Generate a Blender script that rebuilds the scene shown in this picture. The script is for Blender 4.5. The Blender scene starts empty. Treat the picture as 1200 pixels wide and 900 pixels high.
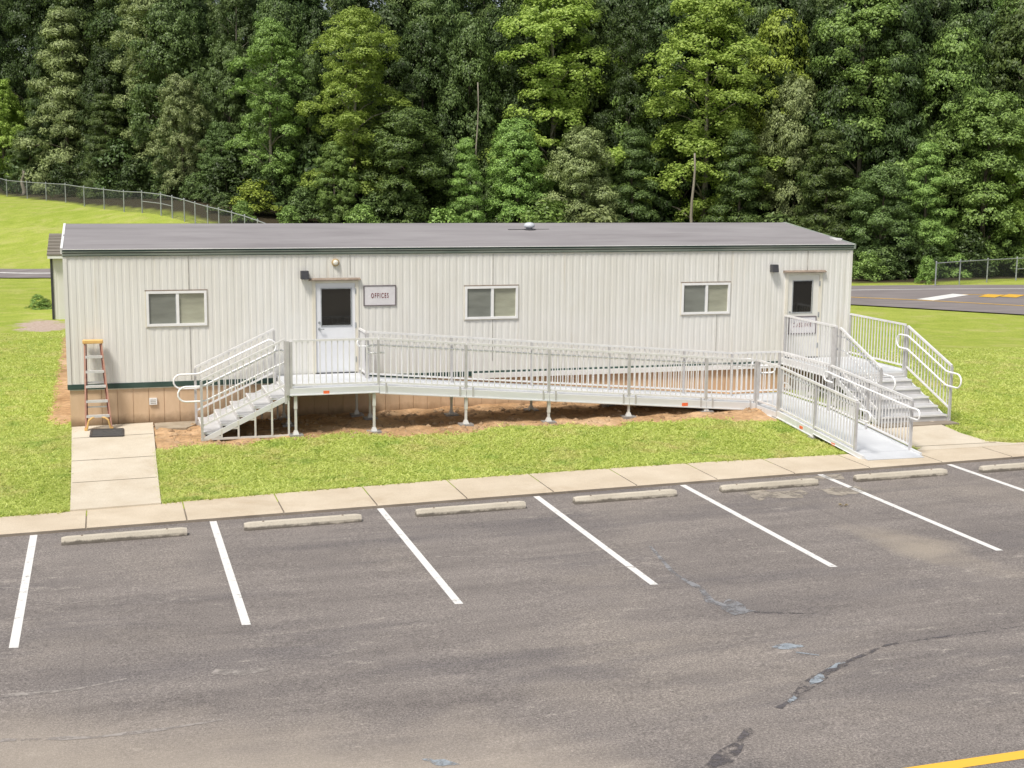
import bpy, bmesh, math, random
import numpy as np
from mathutils import Vector, Matrix

random.seed(7)
RNG = np.random.default_rng(11)
scn = bpy.context.scene
COL = scn.collection

# ------------------------------------------------------------------ camera model
F, CAMH, YAW, PITCH, ROLL = 1601.42, 5.508, 0.29131, 0.15317, 0.0091
FW = Vector((math.sin(YAW)*math.cos(PITCH), math.cos(YAW)*math.cos(PITCH), -math.sin(PITCH)))
R0 = Vector((math.cos(YAW), -math.sin(YAW), 0))
U0 = R0.cross(FW)
RT = R0*math.cos(ROLL) + U0*math.sin(ROLL)
UP = U0*math.cos(ROLL) - R0*math.sin(ROLL)
CAM = Vector((0, 0, CAMH))

def at_z(u, v, z):
    d = FW + RT*((u-600)/F) - UP*((v-450)/F)
    return CAM + d*((z-CAMH)/d.z)

def at_depth(u, D):
    """ground-plan point seen at image column u, D metres in front of the camera"""
    h = Vector((math.sin(YAW), math.cos(YAW), 0))*D + R0*(D*(u-600)/F)
    return h.x, h.y

def z_at(v, D, u=600):
    vh = 450 - F*math.tan(PITCH) + (u-600)*math.tan(ROLL)
    return CAMH + (vh-v)*D/F

# ------------------------------------------------------------------ materials
def new_mat(name):
    m = bpy.data.materials.new(name); m.use_nodes = True
    nt = m.node_tree
    b = nt.nodes['Principled BSDF']
    return m, nt, b

def N(nt, t, **kw):
    n = nt.nodes.new(t)
    for k, v in kw.items():
        setattr(n, k, v)
    return n

def coords(nt, scale=(1, 1, 1), rot=(0, 0, 0), loc=(0, 0, 0), world=True):
    if world:
        g = N(nt, 'ShaderNodeNewGeometry'); src = g.outputs['Position']
    else:
        g = N(nt, 'ShaderNodeTexCoord'); src = g.outputs['Object']
    mp = N(nt, 'ShaderNodeMapping')
    mp.inputs['Scale'].default_value = scale
    mp.inputs['Rotation'].default_value = rot
    mp.inputs['Location'].default_value = loc
    nt.links.new(src, mp.inputs['Vector'])
    return mp.outputs['Vector']

def noise(nt, vec, scale, detail=4, rough=.55, dist=0):
    n = N(nt, 'ShaderNodeTexNoise')
    n.inputs['Scale'].default_value = scale
    n.inputs['Detail'].default_value = detail
    n.inputs['Roughness'].default_value = rough
    n.inputs['Distortion'].default_value = dist
    nt.links.new(vec, n.inputs['Vector'])
    return n.outputs['Fac']

def ramp(nt, fac, stops):
    r = N(nt, 'ShaderNodeValToRGB')
    el = r.color_ramp.elements
    while len(el) < len(stops):
        el.new(.5)
    for e, (p, c) in zip(el, stops):
        e.position = p
        e.color = (c, c, c, 1) if isinstance(c, (int, float)) else (*c, 1)
    nt.links.new(fac, r.inputs['Fac'])
    return r.outputs['Color']

def mixc(nt, fac, a, b, mode='MIX'):
    m = N(nt, 'ShaderNodeMix', data_type='RGBA', blend_type=mode)
    for i, x in ((0, fac), (6, a), (7, b)):
        if isinstance(x, (int, float)):
            m.inputs[i].default_value = x
        elif isinstance(x, tuple):
            m.inputs[i].default_value = (*x, 1)
        else:
            nt.links.new(x, m.inputs[i])
    return m.outputs[2]

def math_(nt, op, a, b=0.0, clamp=False):
    m = N(nt, 'ShaderNodeMath', operation=op, use_clamp=clamp)
    for i, x in ((0, a), (1, b)):
        if isinstance(x, (int, float)):
            m.inputs[i].default_value = x
        else:
            nt.links.new(x, m.inputs[i])
    return m.outputs[0]

def bump(nt, b, h, strength=.3, dist=.02):
    n = N(nt, 'ShaderNodeBump')
    n.inputs['Strength'].default_value = strength
    n.inputs['Distance'].default_value = dist
    nt.links.new(h, n.inputs['Height'])
    nt.links.new(n.outputs['Normal'], b.inputs['Normal'])

def simple(name, c1, c2, scale=3, rough=.6, metal=0, stretch=(1, 1, 1), bmp=0, lo=.3, hi=.7, spec=.5, detail=5):
    m, nt, b = new_mat(name)
    v = coords(nt, stretch)
    n = noise(nt, v, scale, detail)
    c = ramp(nt, n, [(lo, c1), (hi, c2)])
    nt.links.new(c, b.inputs['Base Color'])
    b.inputs['Roughness'].default_value = rough
    b.inputs['Metallic'].default_value = metal
    b.inputs['Specular IOR Level'].default_value = spec
    if bmp:
        bump(nt, b, n, bmp, .01)
    return m

M = {}
# aged aluminium / white powder coat
M['rail'] = simple('rail_aluminium', (.68, .67, .67), (.79, .785, .78), 6, .42, .15)
M['rail_bright'] = simple('handrail_white', (.8, .8, .8), (.86, .86, .86), 5, .3, 0)
M['post'] = simple('post_aluminium', (.47, .46, .46), (.58, .57, .57), 6, .45, .25)
M['leg'] = simple('leg_aluminium', (.58, .57, .54), (.7, .69, .66), 7, .5, .15)
M['foot'] = simple('foot_plate_steel', (.26, .25, .24), (.38, .37, .36), 9, .6, .3)
M['curb'] = simple('curb_aluminium', (.63, .64, .65), (.74, .75, .76), 2, .42, .12, (.4, 4, 4))
M['orange'] = simple('orange_tag', (.75, .13, .04), (.85, .18, .06), 9, .5)
M['dark'] = simple('dark_metal', (.035, .035, .04), (.06, .06, .065), 9, .45)
M['black'] = simple('black_trim', (.012, .012, .013), (.025, .025, .025), 9, .5)
M['seam'] = simple('seam_sealant', (.27, .26, .235), (.45, .43, .39), 9, .8)
M['ventgrey'] = simple('weathered_vent', (.46, .49, .53), (.58, .61, .65), 6, .4)
M['white'] = simple('white_vinyl', (.74, .74, .74), (.82, .82, .81), 4, .4)
M['cream_trim'] = simple('cream_trim', (.62, .58, .48), (.74, .71, .63), 4, .55, 0, (1, 1, .3))
M['whiteroof'] = simple('white_coating', (.7, .7, .69), (.8, .8, .79), 4, .5)
M['rust'] = simple('rusty_drip_cap', (.16, .12, .09), (.3, .24, .19), 12, .7)
M['brass'] = simple('beige_lamp_ring', (.35, .25, .13), (.48, .36, .2), 12, .5)
M['lamp'] = simple('frosted_lamp_lens', (.7, .68, .6), (.78, .76, .68), 12, .35)
M['sign'] = simple('sign_face', (.6, .58, .6), (.68, .66, .68), 6, .45)
M['signframe'] = simple('sign_frame', (.12, .1, .11), (.2, .17, .18), 9, .5)
M['signtext'] = simple('sign_lettering', (.13, .015, .02), (.18, .03, .03), 9, .5)
M['yellow_plastic'] = simple('yellow_plastic', (.66, .4, .13), (.74, .48, .18), 9, .45)
M['fibreglass'] = simple('orange_fibreglass', (.4, .2, .145), (.5, .27, .2), 9, .5)
M['fibreglass_dark'] = simple('red_fibreglass', (.2, .07, .05), (.3, .11, .08), 9, .5)
M['step'] = simple('ladder_step', (.58, .58, .57), (.72, .72, .71), 9, .35, .3)
M['mat'] = simple('rubber_mat', (.03, .03, .032), (.085, .083, .08), 14, .9, 0, (1, 1, 1), .3)
M['shingle_roof'] = simple('brown_shingle', (.13, .115, .09), (.24, .215, .18), 2.2, .9, 0, (.35, 3, 3), .3)
M['green_trim'] = simple('green_fascia', (.02, .05, .042), (.045, .085, .07), 3, .5)
M['greygreen'] = simple('weathered_gutter', (.2, .25, .21), (.4, .43, .37), 1.4, .5, 0, (.6, 3, 3))
M['galv'] = simple('galvanised_steel', (.27, .29, .3), (.4, .42, .43), 9, .5, .3)
M['bark'] = simple('bark', (.07, .055, .04), (.2, .17, .135), 5, .9, 0, (1, 1, .2), .6)
M['bark_pale'] = simple('pale_bark', (.15, .13, .1), (.3, .27, .22), 3, .9, 0, (1, 1, .2), .4)
M['road_white'] = simple('road_paint_white', (.62, .62, .6), (.8, .8, .78), 5, .6)
M['road_yellow'] = simple('road_paint_yellow', (.6, .34, .03), (.72, .44, .06), 5, .6)
M['bushleaf_dead'] = simple('dry_leaf', (.35, .28, .16), (.5, .42, .26), 9, .7)

def deck_mat():
    m, nt, b = new_mat('deck_aluminium')
    n = noise(nt, coords(nt), 1.6, 5)
    c = ramp(nt, n, [(.3, (.55, .57, .6)), (.7, (.66, .68, .71))])
    nt.links.new(c, b.inputs['Base Color'])
    b.inputs['Roughness'].default_value = .38
    b.inputs['Metallic'].default_value = .2
    n2 = noise(nt, coords(nt), 60, 2)
    bump(nt, b, n2, .15, .004)
    return m
M['deck'] = deck_mat()
M['tread'] = simple('stair_tread_metal', (.47, .47, .475), (.58, .58, .59), 5, .45, .15)
M['riser'] = simple('stair_riser_metal', (.5, .49, .48), (.6, .59, .58), 5, .5, .1)

def paint_mat(name, c, wear):
    """painted parking line with scuffs that let the asphalt through"""
    m, nt, b = new_mat(name)
    n = noise(nt, coords(nt), 9, 8, .7)
    n2 = noise(nt, coords(nt), 60, 4, .7)
    f = ramp(nt, math_(nt, 'ADD', math_(nt, 'MULTIPLY', n, .7), math_(nt, 'MULTIPLY', n2, .3)), [(wear-.06, 0), (wear+.04, 1)])
    col = mixc(nt, f, (.2, .19, .18), c)
    nt.links.new(col, b.inputs['Base Color'])
    b.inputs['Roughness'].default_value = .65
    return m
M['paint_white'] = paint_mat('parking_paint', (.68, .67, .65), .41)
M['paint_yellow'] = paint_mat('curb_paint_yellow', (.75, .43, .05), .34)

def wall_mat():
    m, nt, b = new_mat('ribbed_white_siding')
    v = coords(nt, (1, 1, .12))
    n = noise(nt, v, 5, 6, .6)
    v2 = coords(nt, (1, 1, .5))
    n2 = noise(nt, v2, .9, 4, .6)
    c = ramp(nt, n, [(.3, (.675, .662, .622)), (.68, (.73, .722, .69))])
    c = mixc(nt, ramp(nt, n2, [(.42, 0), (.75, .55)]), c, (.62, .605, .545))
    # faint rust streaks that run down the sheets
    v3 = coords(nt, (7, 7, .35))
    n3 = noise(nt, v3, 1, 3, .6)
    c = mixc(nt, ramp(nt, n3, [(.6, 0), (.76, .4)]), c, (.5, .43, .32))
    n4 = noise(nt, coords(nt, (1, 1, 1), (0, 0, 0), (4, 0, 0)), .55, 5, .65)
    c = mixc(nt, ramp(nt, n4, [(.45, 0), (.72, .5)]), c, (.73, .735, .72))
    nt.links.new(c, b.inputs['Base Color'])
    b.inputs['Roughness'].default_value = .55
    return m
M['wall'] = wall_mat()

def skirt_mat():
    m, nt, b = new_mat('tan_skirting')
    n = noise(nt, coords(nt, (1, 1, .3)), 3, 6, .65)
    c = ramp(nt, n, [(.3, (.56, .395, .25)), (.7, (.66, .485, .33))])
    # mud splashed up the lowest hand's breadth of the boards
    sx = N(nt, 'ShaderNodeSeparateXYZ')
    g = N(nt, 'ShaderNodeNewGeometry'); nt.links.new(g.outputs['Position'], sx.inputs[0])
    n2 = noise(nt, coords(nt), 4, 5, .65)
    h = math_(nt, 'SUBTRACT', sx.outputs['Z'], math_(nt, 'MULTIPLY', n2, .3))
    f = ramp(nt, h, [(.08, .75), (.26, 0)])
    c = mixc(nt, f, c, (.2, .125, .065))
    nt.links.new(c, b.inputs['Base Color'])
    b.inputs['Roughness'].default_value = .75
    return m
M['skirt'] = skirt_mat()

def roof_mat():
    m, nt, b = new_mat('grey_roof_membrane')
    n = noise(nt, coords(nt, (.25, 1, 1)), 1.6, 6, .65)
    c = ramp(nt, n, [(.3, (.21, .195, .2)), (.72, (.29, .275, .28))])
    n2 = noise(nt, coords(nt, (.12, 1.4, 1)), 1.1, 5, .7)
    c = mixc(nt, ramp(nt, n2, [(.56, 0), (.7, .5)]), c, (.14, .125, .125))
    nt.links.new(c, b.inputs['Base Color'])
    b.inputs['Roughness'].default_value = .7
    bump(nt, b, n, .15, .02)
    return m
M['roof'] = roof_mat()

def glass_mat(name, col, rough, spec=.5):
    m, nt, b = new_mat(name)
    n = noise(nt, coords(nt, (.6, 1, 2.2)), 2.4, 3)
    c = ramp(nt, n, [(.3, tuple(x*.8 for x in col)), (.7, tuple(min(1, x*1.2) for x in col))])
    nt.links.new(c, b.inputs['Base Color'])
    b.inputs['Roughness'].default_value = rough
    b.inputs['Specular IOR Level'].default_value = spec
    b.inputs['Coat Weight'].default_value = .0 if 'dark' in name else .6
    b.inputs['Coat Roughness'].default_value = .02
    return m
M['pane_screen'] = glass_mat('screened_pane', (.19, .2, .175), .4)
M['pane_blind'] = glass_mat('pane_over_blind', (.33, .335, .26), .12)
M['pane_dark'] = glass_mat('dark_door_glass', (.012, .012, .01), .05, .6)

def asphalt_mat():
    m, nt, b = new_mat('asphalt')
    P = coords(nt)
    fine = noise(nt, P, 95, 3, .75)
    agg = noise(nt, P, 38, 4, .8)
    med = noise(nt, P, 5, 6, .65)
    streak = noise(nt, coords(nt, (.16, 1.1, 1), (0, 0, .06)), 1.6, 7, .65)
    big = noise(nt, P, .23, 4, .55, .6)
    c = ramp(nt, streak, [(.3, (.125, .111, .105)), (.7, (.222, .198, .183))])
    c = mixc(nt, ramp(nt, med, [(.3, 0), (.8, .5)]), c, (.235, .208, .19))
    # dusty tan areas and older darker ones
    c = mixc(nt, ramp(nt, big, [(.52, 0), (.74, .65)]), c, (.27, .237, .205))
    big2 = noise(nt, coords(nt, (.22, 1, 1), (0, 0, .07), (7, 3, 0)), .8, 6, .65, .4)
    c = mixc(nt, ramp(nt, big2, [(.5, 0), (.66, .65)]), c, (.115, .105, .106))
    # chips of pale stone and scuffs
    sc = noise(nt, coords(nt, (.45, 1.5, 1)), 3.4, 9, .78, .3)
    c = mixc(nt, ramp(nt, math_(nt, 'ADD', sc, math_(nt, 'MULTIPLY', math_(nt, 'SUBTRACT', noise(nt, P, .35, 3), .5), .3)), [(.6, 0), (.68, .6)]), c, (.36, .325, .29))
    v = N(nt, 'ShaderNodeTexVoronoi'); v.inputs['Scale'].default_value = 34
    nt.links.new(P, v.inputs['Vector'])
    spk = ramp(nt, v.outputs['Distance'], [(.06, 1), (.12, 0)])
    gate = ramp(nt, noise(nt, P, 2.2, 3), [(.5, 0), (.62, .6)])
    c = mixc(nt, math_(nt, 'MULTIPLY', spk, gate), c, (.55, .5, .45))
    c = mixc(nt, 1.0, c, ramp(nt, agg, [(.3, .42), (.5, 1.0), (.7, 1.75)]), 'MULTIPLY')
    c = mixc(nt, 1.0, c, ramp(nt, fine, [(.3, .7), (.7, 1.3)]), 'MULTIPLY')
    # long hairline cracks
    w = N(nt, 'ShaderNodeTexVoronoi', feature='DISTANCE_TO_EDGE'); w.inputs['Scale'].default_value = .17
    dv = noise(nt, P, 1.3, 5, .6)
    vm = N(nt, 'ShaderNodeVectorMath', operation='ADD')
    cb = N(nt, 'ShaderNodeCombineXYZ'); nt.links.new(math_(nt, 'MULTIPLY', dv, 1.2), cb.inputs[1])
    nt.links.new(P, vm.inputs[0]); nt.links.new(cb.outputs[0], vm.inputs[1])
    nt.links.new(vm.outputs[0], w.inputs['Vector'])
    c = mixc(nt, ramp(nt, w.outputs['Distance'], [(.001, .28), (.003, 0)]), c, (.1, .09, .085))
    # sandy, ground-down strip along the near kerb and a dusty run-off across the far bay
    sx = N(nt, 'ShaderNodeSeparateXYZ'); nt.links.new(P, sx.inputs[0])
    wob = noise(nt, P, .5, 5, .65)
    band = math_(nt, 'ADD', math_(nt, 'SUBTRACT', 13.5, math_(nt, 'ADD', math_(nt, 'MULTIPLY', sx.outputs['X'], .287), math_(nt, 'MULTIPLY', sx.outputs['Y'], .958))), math_(nt, 'MULTIPLY', math_(nt, 'SUBTRACT', wob, .5), 2.2))
    band = math_(nt, 'SUBTRACT', band, math_(nt, 'MULTIPLY', math_(nt, 'MAXIMUM', math_(nt, 'SUBTRACT', sx.outputs['X'], 3.6), 0.0), .9))
    c = mixc(nt, ramp(nt, math_(nt, 'ADD', math_(nt, 'MULTIPLY', band, .3), .5), [(.4, 0), (.85, .62)]), c, (.37, .32, .265))
    dx = math_(nt, 'SUBTRACT', sx.outputs['X'], math_(nt, 'ADD', 11.45, math_(nt, 'MULTIPLY', math_(nt, 'SUBTRACT', 17.6, sx.outputs['Y']), .2)))
    dd = math_(nt, 'ADD', math_(nt, 'MULTIPLY', math_(nt, 'MULTIPLY', dx, dx), .8), math_(nt, 'MULTIPLY', wob, 1.2))
    gy = math_(nt, 'ABSOLUTE', math_(nt, 'SUBTRACT', sx.outputs['Y'], 17.2))
    c = mixc(nt, ramp(nt, math_(nt, 'ADD', dd, math_(nt, 'MULTIPLY', gy, .22)), [(.6, .55), (1.3, 0)]), c, (.36, .31, .245))
    c = mixc(nt, 1.0, c, ramp(nt, fine, [(.3, .8), (.7, 1.2)]), 'MULTIPLY')
    nt.links.new(c, b.inputs['Base Color'])
    b.inputs['Roughness'].default_value = .82
    b.inputs['Specular IOR Level'].default_value = .35
    bump(nt, b, agg, .5, .012)
    return m
M['asphalt'] = asphalt_mat()
M['road'] = simple('road_asphalt', (.165, .145, .145), (.235, .21, .205), 1.2, .85, 0, (.3, 1.5, 1))
def worn(name, c1, c2, rough, cover, scale=7, spec=.5):
    """a thin stain or sealant film, broken up so that the asphalt shows through"""
    m, nt, b = new_mat(name)
    n = noise(nt, coords(nt), scale, 7, .7)
    nt.links.new(ramp(nt, noise(nt, coords(nt), 11, 5), [(.3, c1), (.7, c2)]), b.inputs['Base Color'])
    b.inputs['Roughness'].default_value = rough; b.inputs['Specular IOR Level'].default_value = spec
    out = nt.nodes['Material Output']; tr = N(nt, 'ShaderNodeBsdfTransparent'); mx = N(nt, 'ShaderNodeMixShader')
    nt.links.new(ramp(nt, n, [(1-cover-.12, 0), (1-cover+.06, 1)]), mx.inputs[0])
    nt.links.new(tr.outputs[0], mx.inputs[1]); nt.links.new(b.outputs[0], mx.inputs[2]); nt.links.new(mx.outputs[0], out.inputs['Surface'])
    return m
M['wet'] = worn('damp_film', (.2, .225, .25), (.34, .38, .42), .3, .52)  # pale blue base colour stands in for sky reflected in the wet film
M['wetline'] = worn('damp_trail', (.19, .19, .2), (.26, .26, .27), .45, .5, 5)  # sheen of the water run put into its paler grey
M['tar'] = worn('tar_seal', (.075, .067, .07), (.12, .108, .11), .5, .45)
M['scuff'] = worn('pale_scuff', (.26, .235, .215), (.33, .3, .28), .8, .5, 4)
M['patch'] = worn('concrete_patch', (.25, .22, .18), (.35, .31, .26), .9, .52, 3)
M['pad'] = simple('stained_pad', (.24, .19, .135), (.38, .32, .24), 3, .9, 0, (1, 1, 1), .3)

def concrete_mat(name, c1, c2, dirt, amt):
    m, nt, b = new_mat(name)
    P = coords(nt)
    n = noise(nt, P, 1.1, 7, .62)
    c = ramp(nt, n, [(.3, c1), (.7, c2)])
    n2 = noise(nt, P, .5, 6, .7, .5)
    c = mixc(nt, ramp(nt, n2, [(.54, 0), (.72, amt)]), c, dirt)
    f = noise(nt, P, 60, 4, .75)
    c = mixc(nt, 1.0, c, ramp(nt, f, [(.3, .84), (.7, 1.14)]), 'MULTIPLY')
    nt.links.new(c, b.inputs['Base Color'])
    b.inputs['Roughness'].default_value = .85
    bump(nt, b, f, .3, .006)
    return m
M['concrete'] = concrete_mat('sidewalk_concrete', (.485, .405, .3), (.58, .5, .39), (.38, .29, .19), .6)
M['path'] = concrete_mat('path_concrete', (.5, .43, .33), (.6, .54, .44), (.42, .34, .24), .6)
def stop_mat():
    m = concrete_mat('wheel_stop_concrete', (.44, .395, .32), (.58, .53, .44), (.34, .29, .225), .5)
    nt = m.node_tree; b = nt.nodes['Principled BSDF']
    old = b.inputs['Base Color'].links[0].from_socket
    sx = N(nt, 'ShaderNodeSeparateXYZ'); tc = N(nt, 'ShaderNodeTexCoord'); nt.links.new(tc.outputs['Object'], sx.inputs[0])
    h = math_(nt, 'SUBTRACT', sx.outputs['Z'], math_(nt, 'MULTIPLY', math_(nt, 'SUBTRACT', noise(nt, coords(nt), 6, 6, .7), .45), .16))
    c = mixc(nt, ramp(nt, h, [(.01, .8), (.04, 0)]), old, (.1, .085, .07))  # contact shade along the foot, put into the concrete colour
    nt.links.new(c, b.inputs['Base Color'])
    return m
M['stop'] = stop_mat()
M['curbdark'] = concrete_mat('stained_curb', (.2, .165, .13), (.33, .28, .22), (.1, .085, .07), .8)  # darker concrete for the curb face, joint grooves and base slab
M['joint'] = simple('joint_dirt', (.1, .08, .055), (.2, .16, .11), 6, .9)

def ground_mat():
    m, nt, b = new_mat('lawn_and_soil')
    P = coords(nt)
    g1 = noise(nt, P, 1.2, 6, .65)
    g2 = noise(nt, P, .16, 4, .55)
    g3 = noise(nt, P, 16, 5, .75)
    mow = noise(nt, coords(nt, (.12, 1.3, 1), (0, 0, .1)), .55, 4, .6)
    grass = ramp(nt, g1, [(.25, (.215, .285, .038)), (.5, (.285, .345, .058)), (.78, (.37, .41, .092))])
    grass = mixc(nt, ramp(nt, g2, [(.35, 0), (.7, .5)]), grass, (.37, .4, .085))
    grass = mixc(nt, ramp(nt, mow, [(.45, 0), (.62, .35)]), grass, (.235, .31, .033))
    dry = noise(nt, coords(nt, (1, 1, 1), (0, 0, 0), (3, 9, 0)), .75, 6, .7, .4)
    grass = mixc(nt, ramp(nt, dry, [(.5, 0), (.7, .6)]), grass, (.44, .4, .17))
    grass = mixc(nt, 1.0, grass, ramp(nt, g3, [(.25, .55), (.5, 1.0), (.75, 1.3)]), 'MULTIPLY')
    d1 = noise(nt, P, .8, 7, .68)
    d2 = noise(nt, P, 7, 6, .72)
    dirt = ramp(nt, d1, [(.3, (.3, .175, .085)), (.52, (.47, .3, .165)), (.75, (.63, .46, .3))])
    dirt = mixc(nt, 1.0, dirt, ramp(nt, d2, [(.28, .62), (.7, 1.25)]), 'MULTIPLY')
    at = N(nt, 'ShaderNodeAttribute', attribute_name='soil')
    n = noise(nt, P, 2.6, 6, .7)
    f = math_(nt, 'ADD', at.outputs['Fac'], math_(nt, 'MULTIPLY', math_(nt, 'SUBTRACT', n, .5), 1.1))
    f = ramp(nt, f, [(.42, 0), (.56, 1)])
    c = mixc(nt, f, grass, dirt)
    # forest floor far behind
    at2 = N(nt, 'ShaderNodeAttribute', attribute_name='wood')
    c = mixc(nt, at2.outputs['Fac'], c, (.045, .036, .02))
    at3 = N(nt, 'ShaderNodeAttribute', attribute_name='gravel')
    gr = ramp(nt, noise(nt, P, 9, 6, .8), [(.3, (.3, .2, .15)), (.7, (.56, .48, .42))])
    f3 = ramp(nt, math_(nt, 'ADD', at3.outputs['Fac'], math_(nt, 'MULTIPLY', math_(nt, 'SUBTRACT', noise(nt, P, 1.1, 6, .7), .5), 1.8)), [(.4, 0), (.62, 1)])
    c = mixc(nt, f3, c, gr)
    nt.links.new(c, b.inputs['Base Color'])
    b.inputs['Roughness'].default_value = .95
    b.inputs['Specular IOR Level'].default_value = .15
    h = math_(nt, 'ADD', math_(nt, 'MULTIPLY', g3, .6), d2)
    bump(nt, b, h, .6, .05)
    return m
M['ground'] = ground_mat()

def leaf_mat(name, dark, light, trans=.18, hue=.006):
    m = bpy.data.materials.new(name); m.use_nodes = True
    nt = m.node_tree; nt.nodes.clear()
    out = N(nt, 'ShaderNodeOutputMaterial')
    at = N(nt, 'ShaderNodeAttribute', attribute_name='leaf')
    oi = N(nt, 'ShaderNodeObjectInfo')
    n = noise(nt, coords(nt), .35, 4, .6)
    f = math_(nt, 'ADD', math_(nt, 'MULTIPLY', at.outputs['Fac'], .6), math_(nt, 'MULTIPLY', n, .4))
    c = ramp(nt, f, [(.15, dark), (.85, light)])
    hs = N(nt, 'ShaderNodeHueSaturation')
    nt.links.new(c, hs.inputs['Color'])
    nt.links.new(math_(nt, 'ADD', .5-hue, math_(nt, 'MULTIPLY', oi.outputs['Random'], hue*2)), hs.inputs['Hue'])
    nt.links.new(math_(nt, 'ADD', 1.0, math_(nt, 'MULTIPLY', oi.outputs['Random'], .45)), hs.inputs['Value'])
    if name == 'grass_blade':
        dry = noise(nt, coords(nt, (1, 1, 1), (0, 0, 0), (3, 9, 0)), .75, 6, .7, .4)
        pt = mixc(nt, ramp(nt, dry, [(.5, 0), (.68, .7)]), c, (.56, .5, .24))
        clov = noise(nt, coords(nt, (1, 1, 1), (0, 0, 0), (1, 2, 0)), 1.4, 5, .65)
        pt = mixc(nt, ramp(nt, clov, [(.55, 0), (.66, .6)]), pt, (.24, .36, .06))
        nt.links.new(pt, hs.inputs['Color'])
    d = N(nt, 'ShaderNodeBsdfPrincipled'); t = N(nt, 'ShaderNodeBsdfTranslucent'); mx = N(nt, 'ShaderNodeMixShader')
    d.inputs['Roughness'].default_value = .5
    d.inputs['Specular IOR Level'].default_value = .35
    mx.inputs[0].default_value = trans
    nt.links.new(hs.outputs['Color'], d.inputs['Base Color'])
    nt.links.new(hs.outputs['Color'], t.inputs['Color'])
    nt.links.new(d.outputs[0], mx.inputs[1]); nt.links.new(t.outputs[0], mx.inputs[2])
    nt.links.new(mx.outputs[0], out.inputs['Surface'])
    return m
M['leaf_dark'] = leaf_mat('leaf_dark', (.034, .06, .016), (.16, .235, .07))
M['leaf_deep'] = leaf_mat('leaf_deep', (.018, .034, .009), (.085, .135, .035))  # shade inside the wood, put into darker leaf colours
M['leaf_mid'] = leaf_mat('leaf_mid', (.075, .135, .028), (.27, .4, .1))
M['leaf_grey'] = leaf_mat('leaf_greyish', (.09, .125, .04), (.33, .39, .16))
M['leaf_yellow'] = leaf_mat('leaf_yellow_green', (.16, .25, .035), (.42, .54, .125), .35)
M['leaf_pine'] = leaf_mat('pine_needles', (.032, .058, .015), (.15, .21, .055), .25)
M['leaf_olive'] = leaf_mat('leaf_olive', (.14, .2, .022), (.38, .48, .08))
M['grass_blade'] = leaf_mat('grass_blade', (.34, .41, .08), (.6, .635, .225), .45, .004)

def chain_mat():
    m = bpy.data.materials.new('chain_link'); m.use_nodes = True
    nt = m.node_tree; b = nt.nodes['Principled BSDF']
    out = nt.nodes['Material Output']
    tc = N(nt, 'ShaderNodeTexCoord')
    mp = N(nt, 'ShaderNodeMapping'); mp.inputs['Rotation'].default_value = (0, 0, math.pi/4)
    nt.links.new(tc.outputs['UV'], mp.inputs['Vector'])
    br = N(nt, 'ShaderNodeTexBrick', offset=0, squash=1)
    br.inputs['Scale'].default_value = 1
    br.inputs['Brick Width'].default_value = .055; br.inputs['Row Height'].default_value = .055
    br.inputs['Mortar Size'].default_value = .003
    nt.links.new(mp.outputs[0], br.inputs['Vector'])
    tr = N(nt, 'ShaderNodeBsdfTransparent'); mx = N(nt, 'ShaderNodeMixShader')
    b.inputs['Base Color'].default_value = (.1, .11, .12, 1); b.inputs['Metallic'].default_value = .2
    nt.links.new(br.outputs['Fac'], mx.inputs[0])
    nt.links.new(tr.outputs[0], mx.inputs[1]); nt.links.new(b.outputs[0], mx.inputs[2])
    nt.links.new(mx.outputs[0], out.inputs['Surface'])
    return m
M['chain'] = chain_mat()

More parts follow.
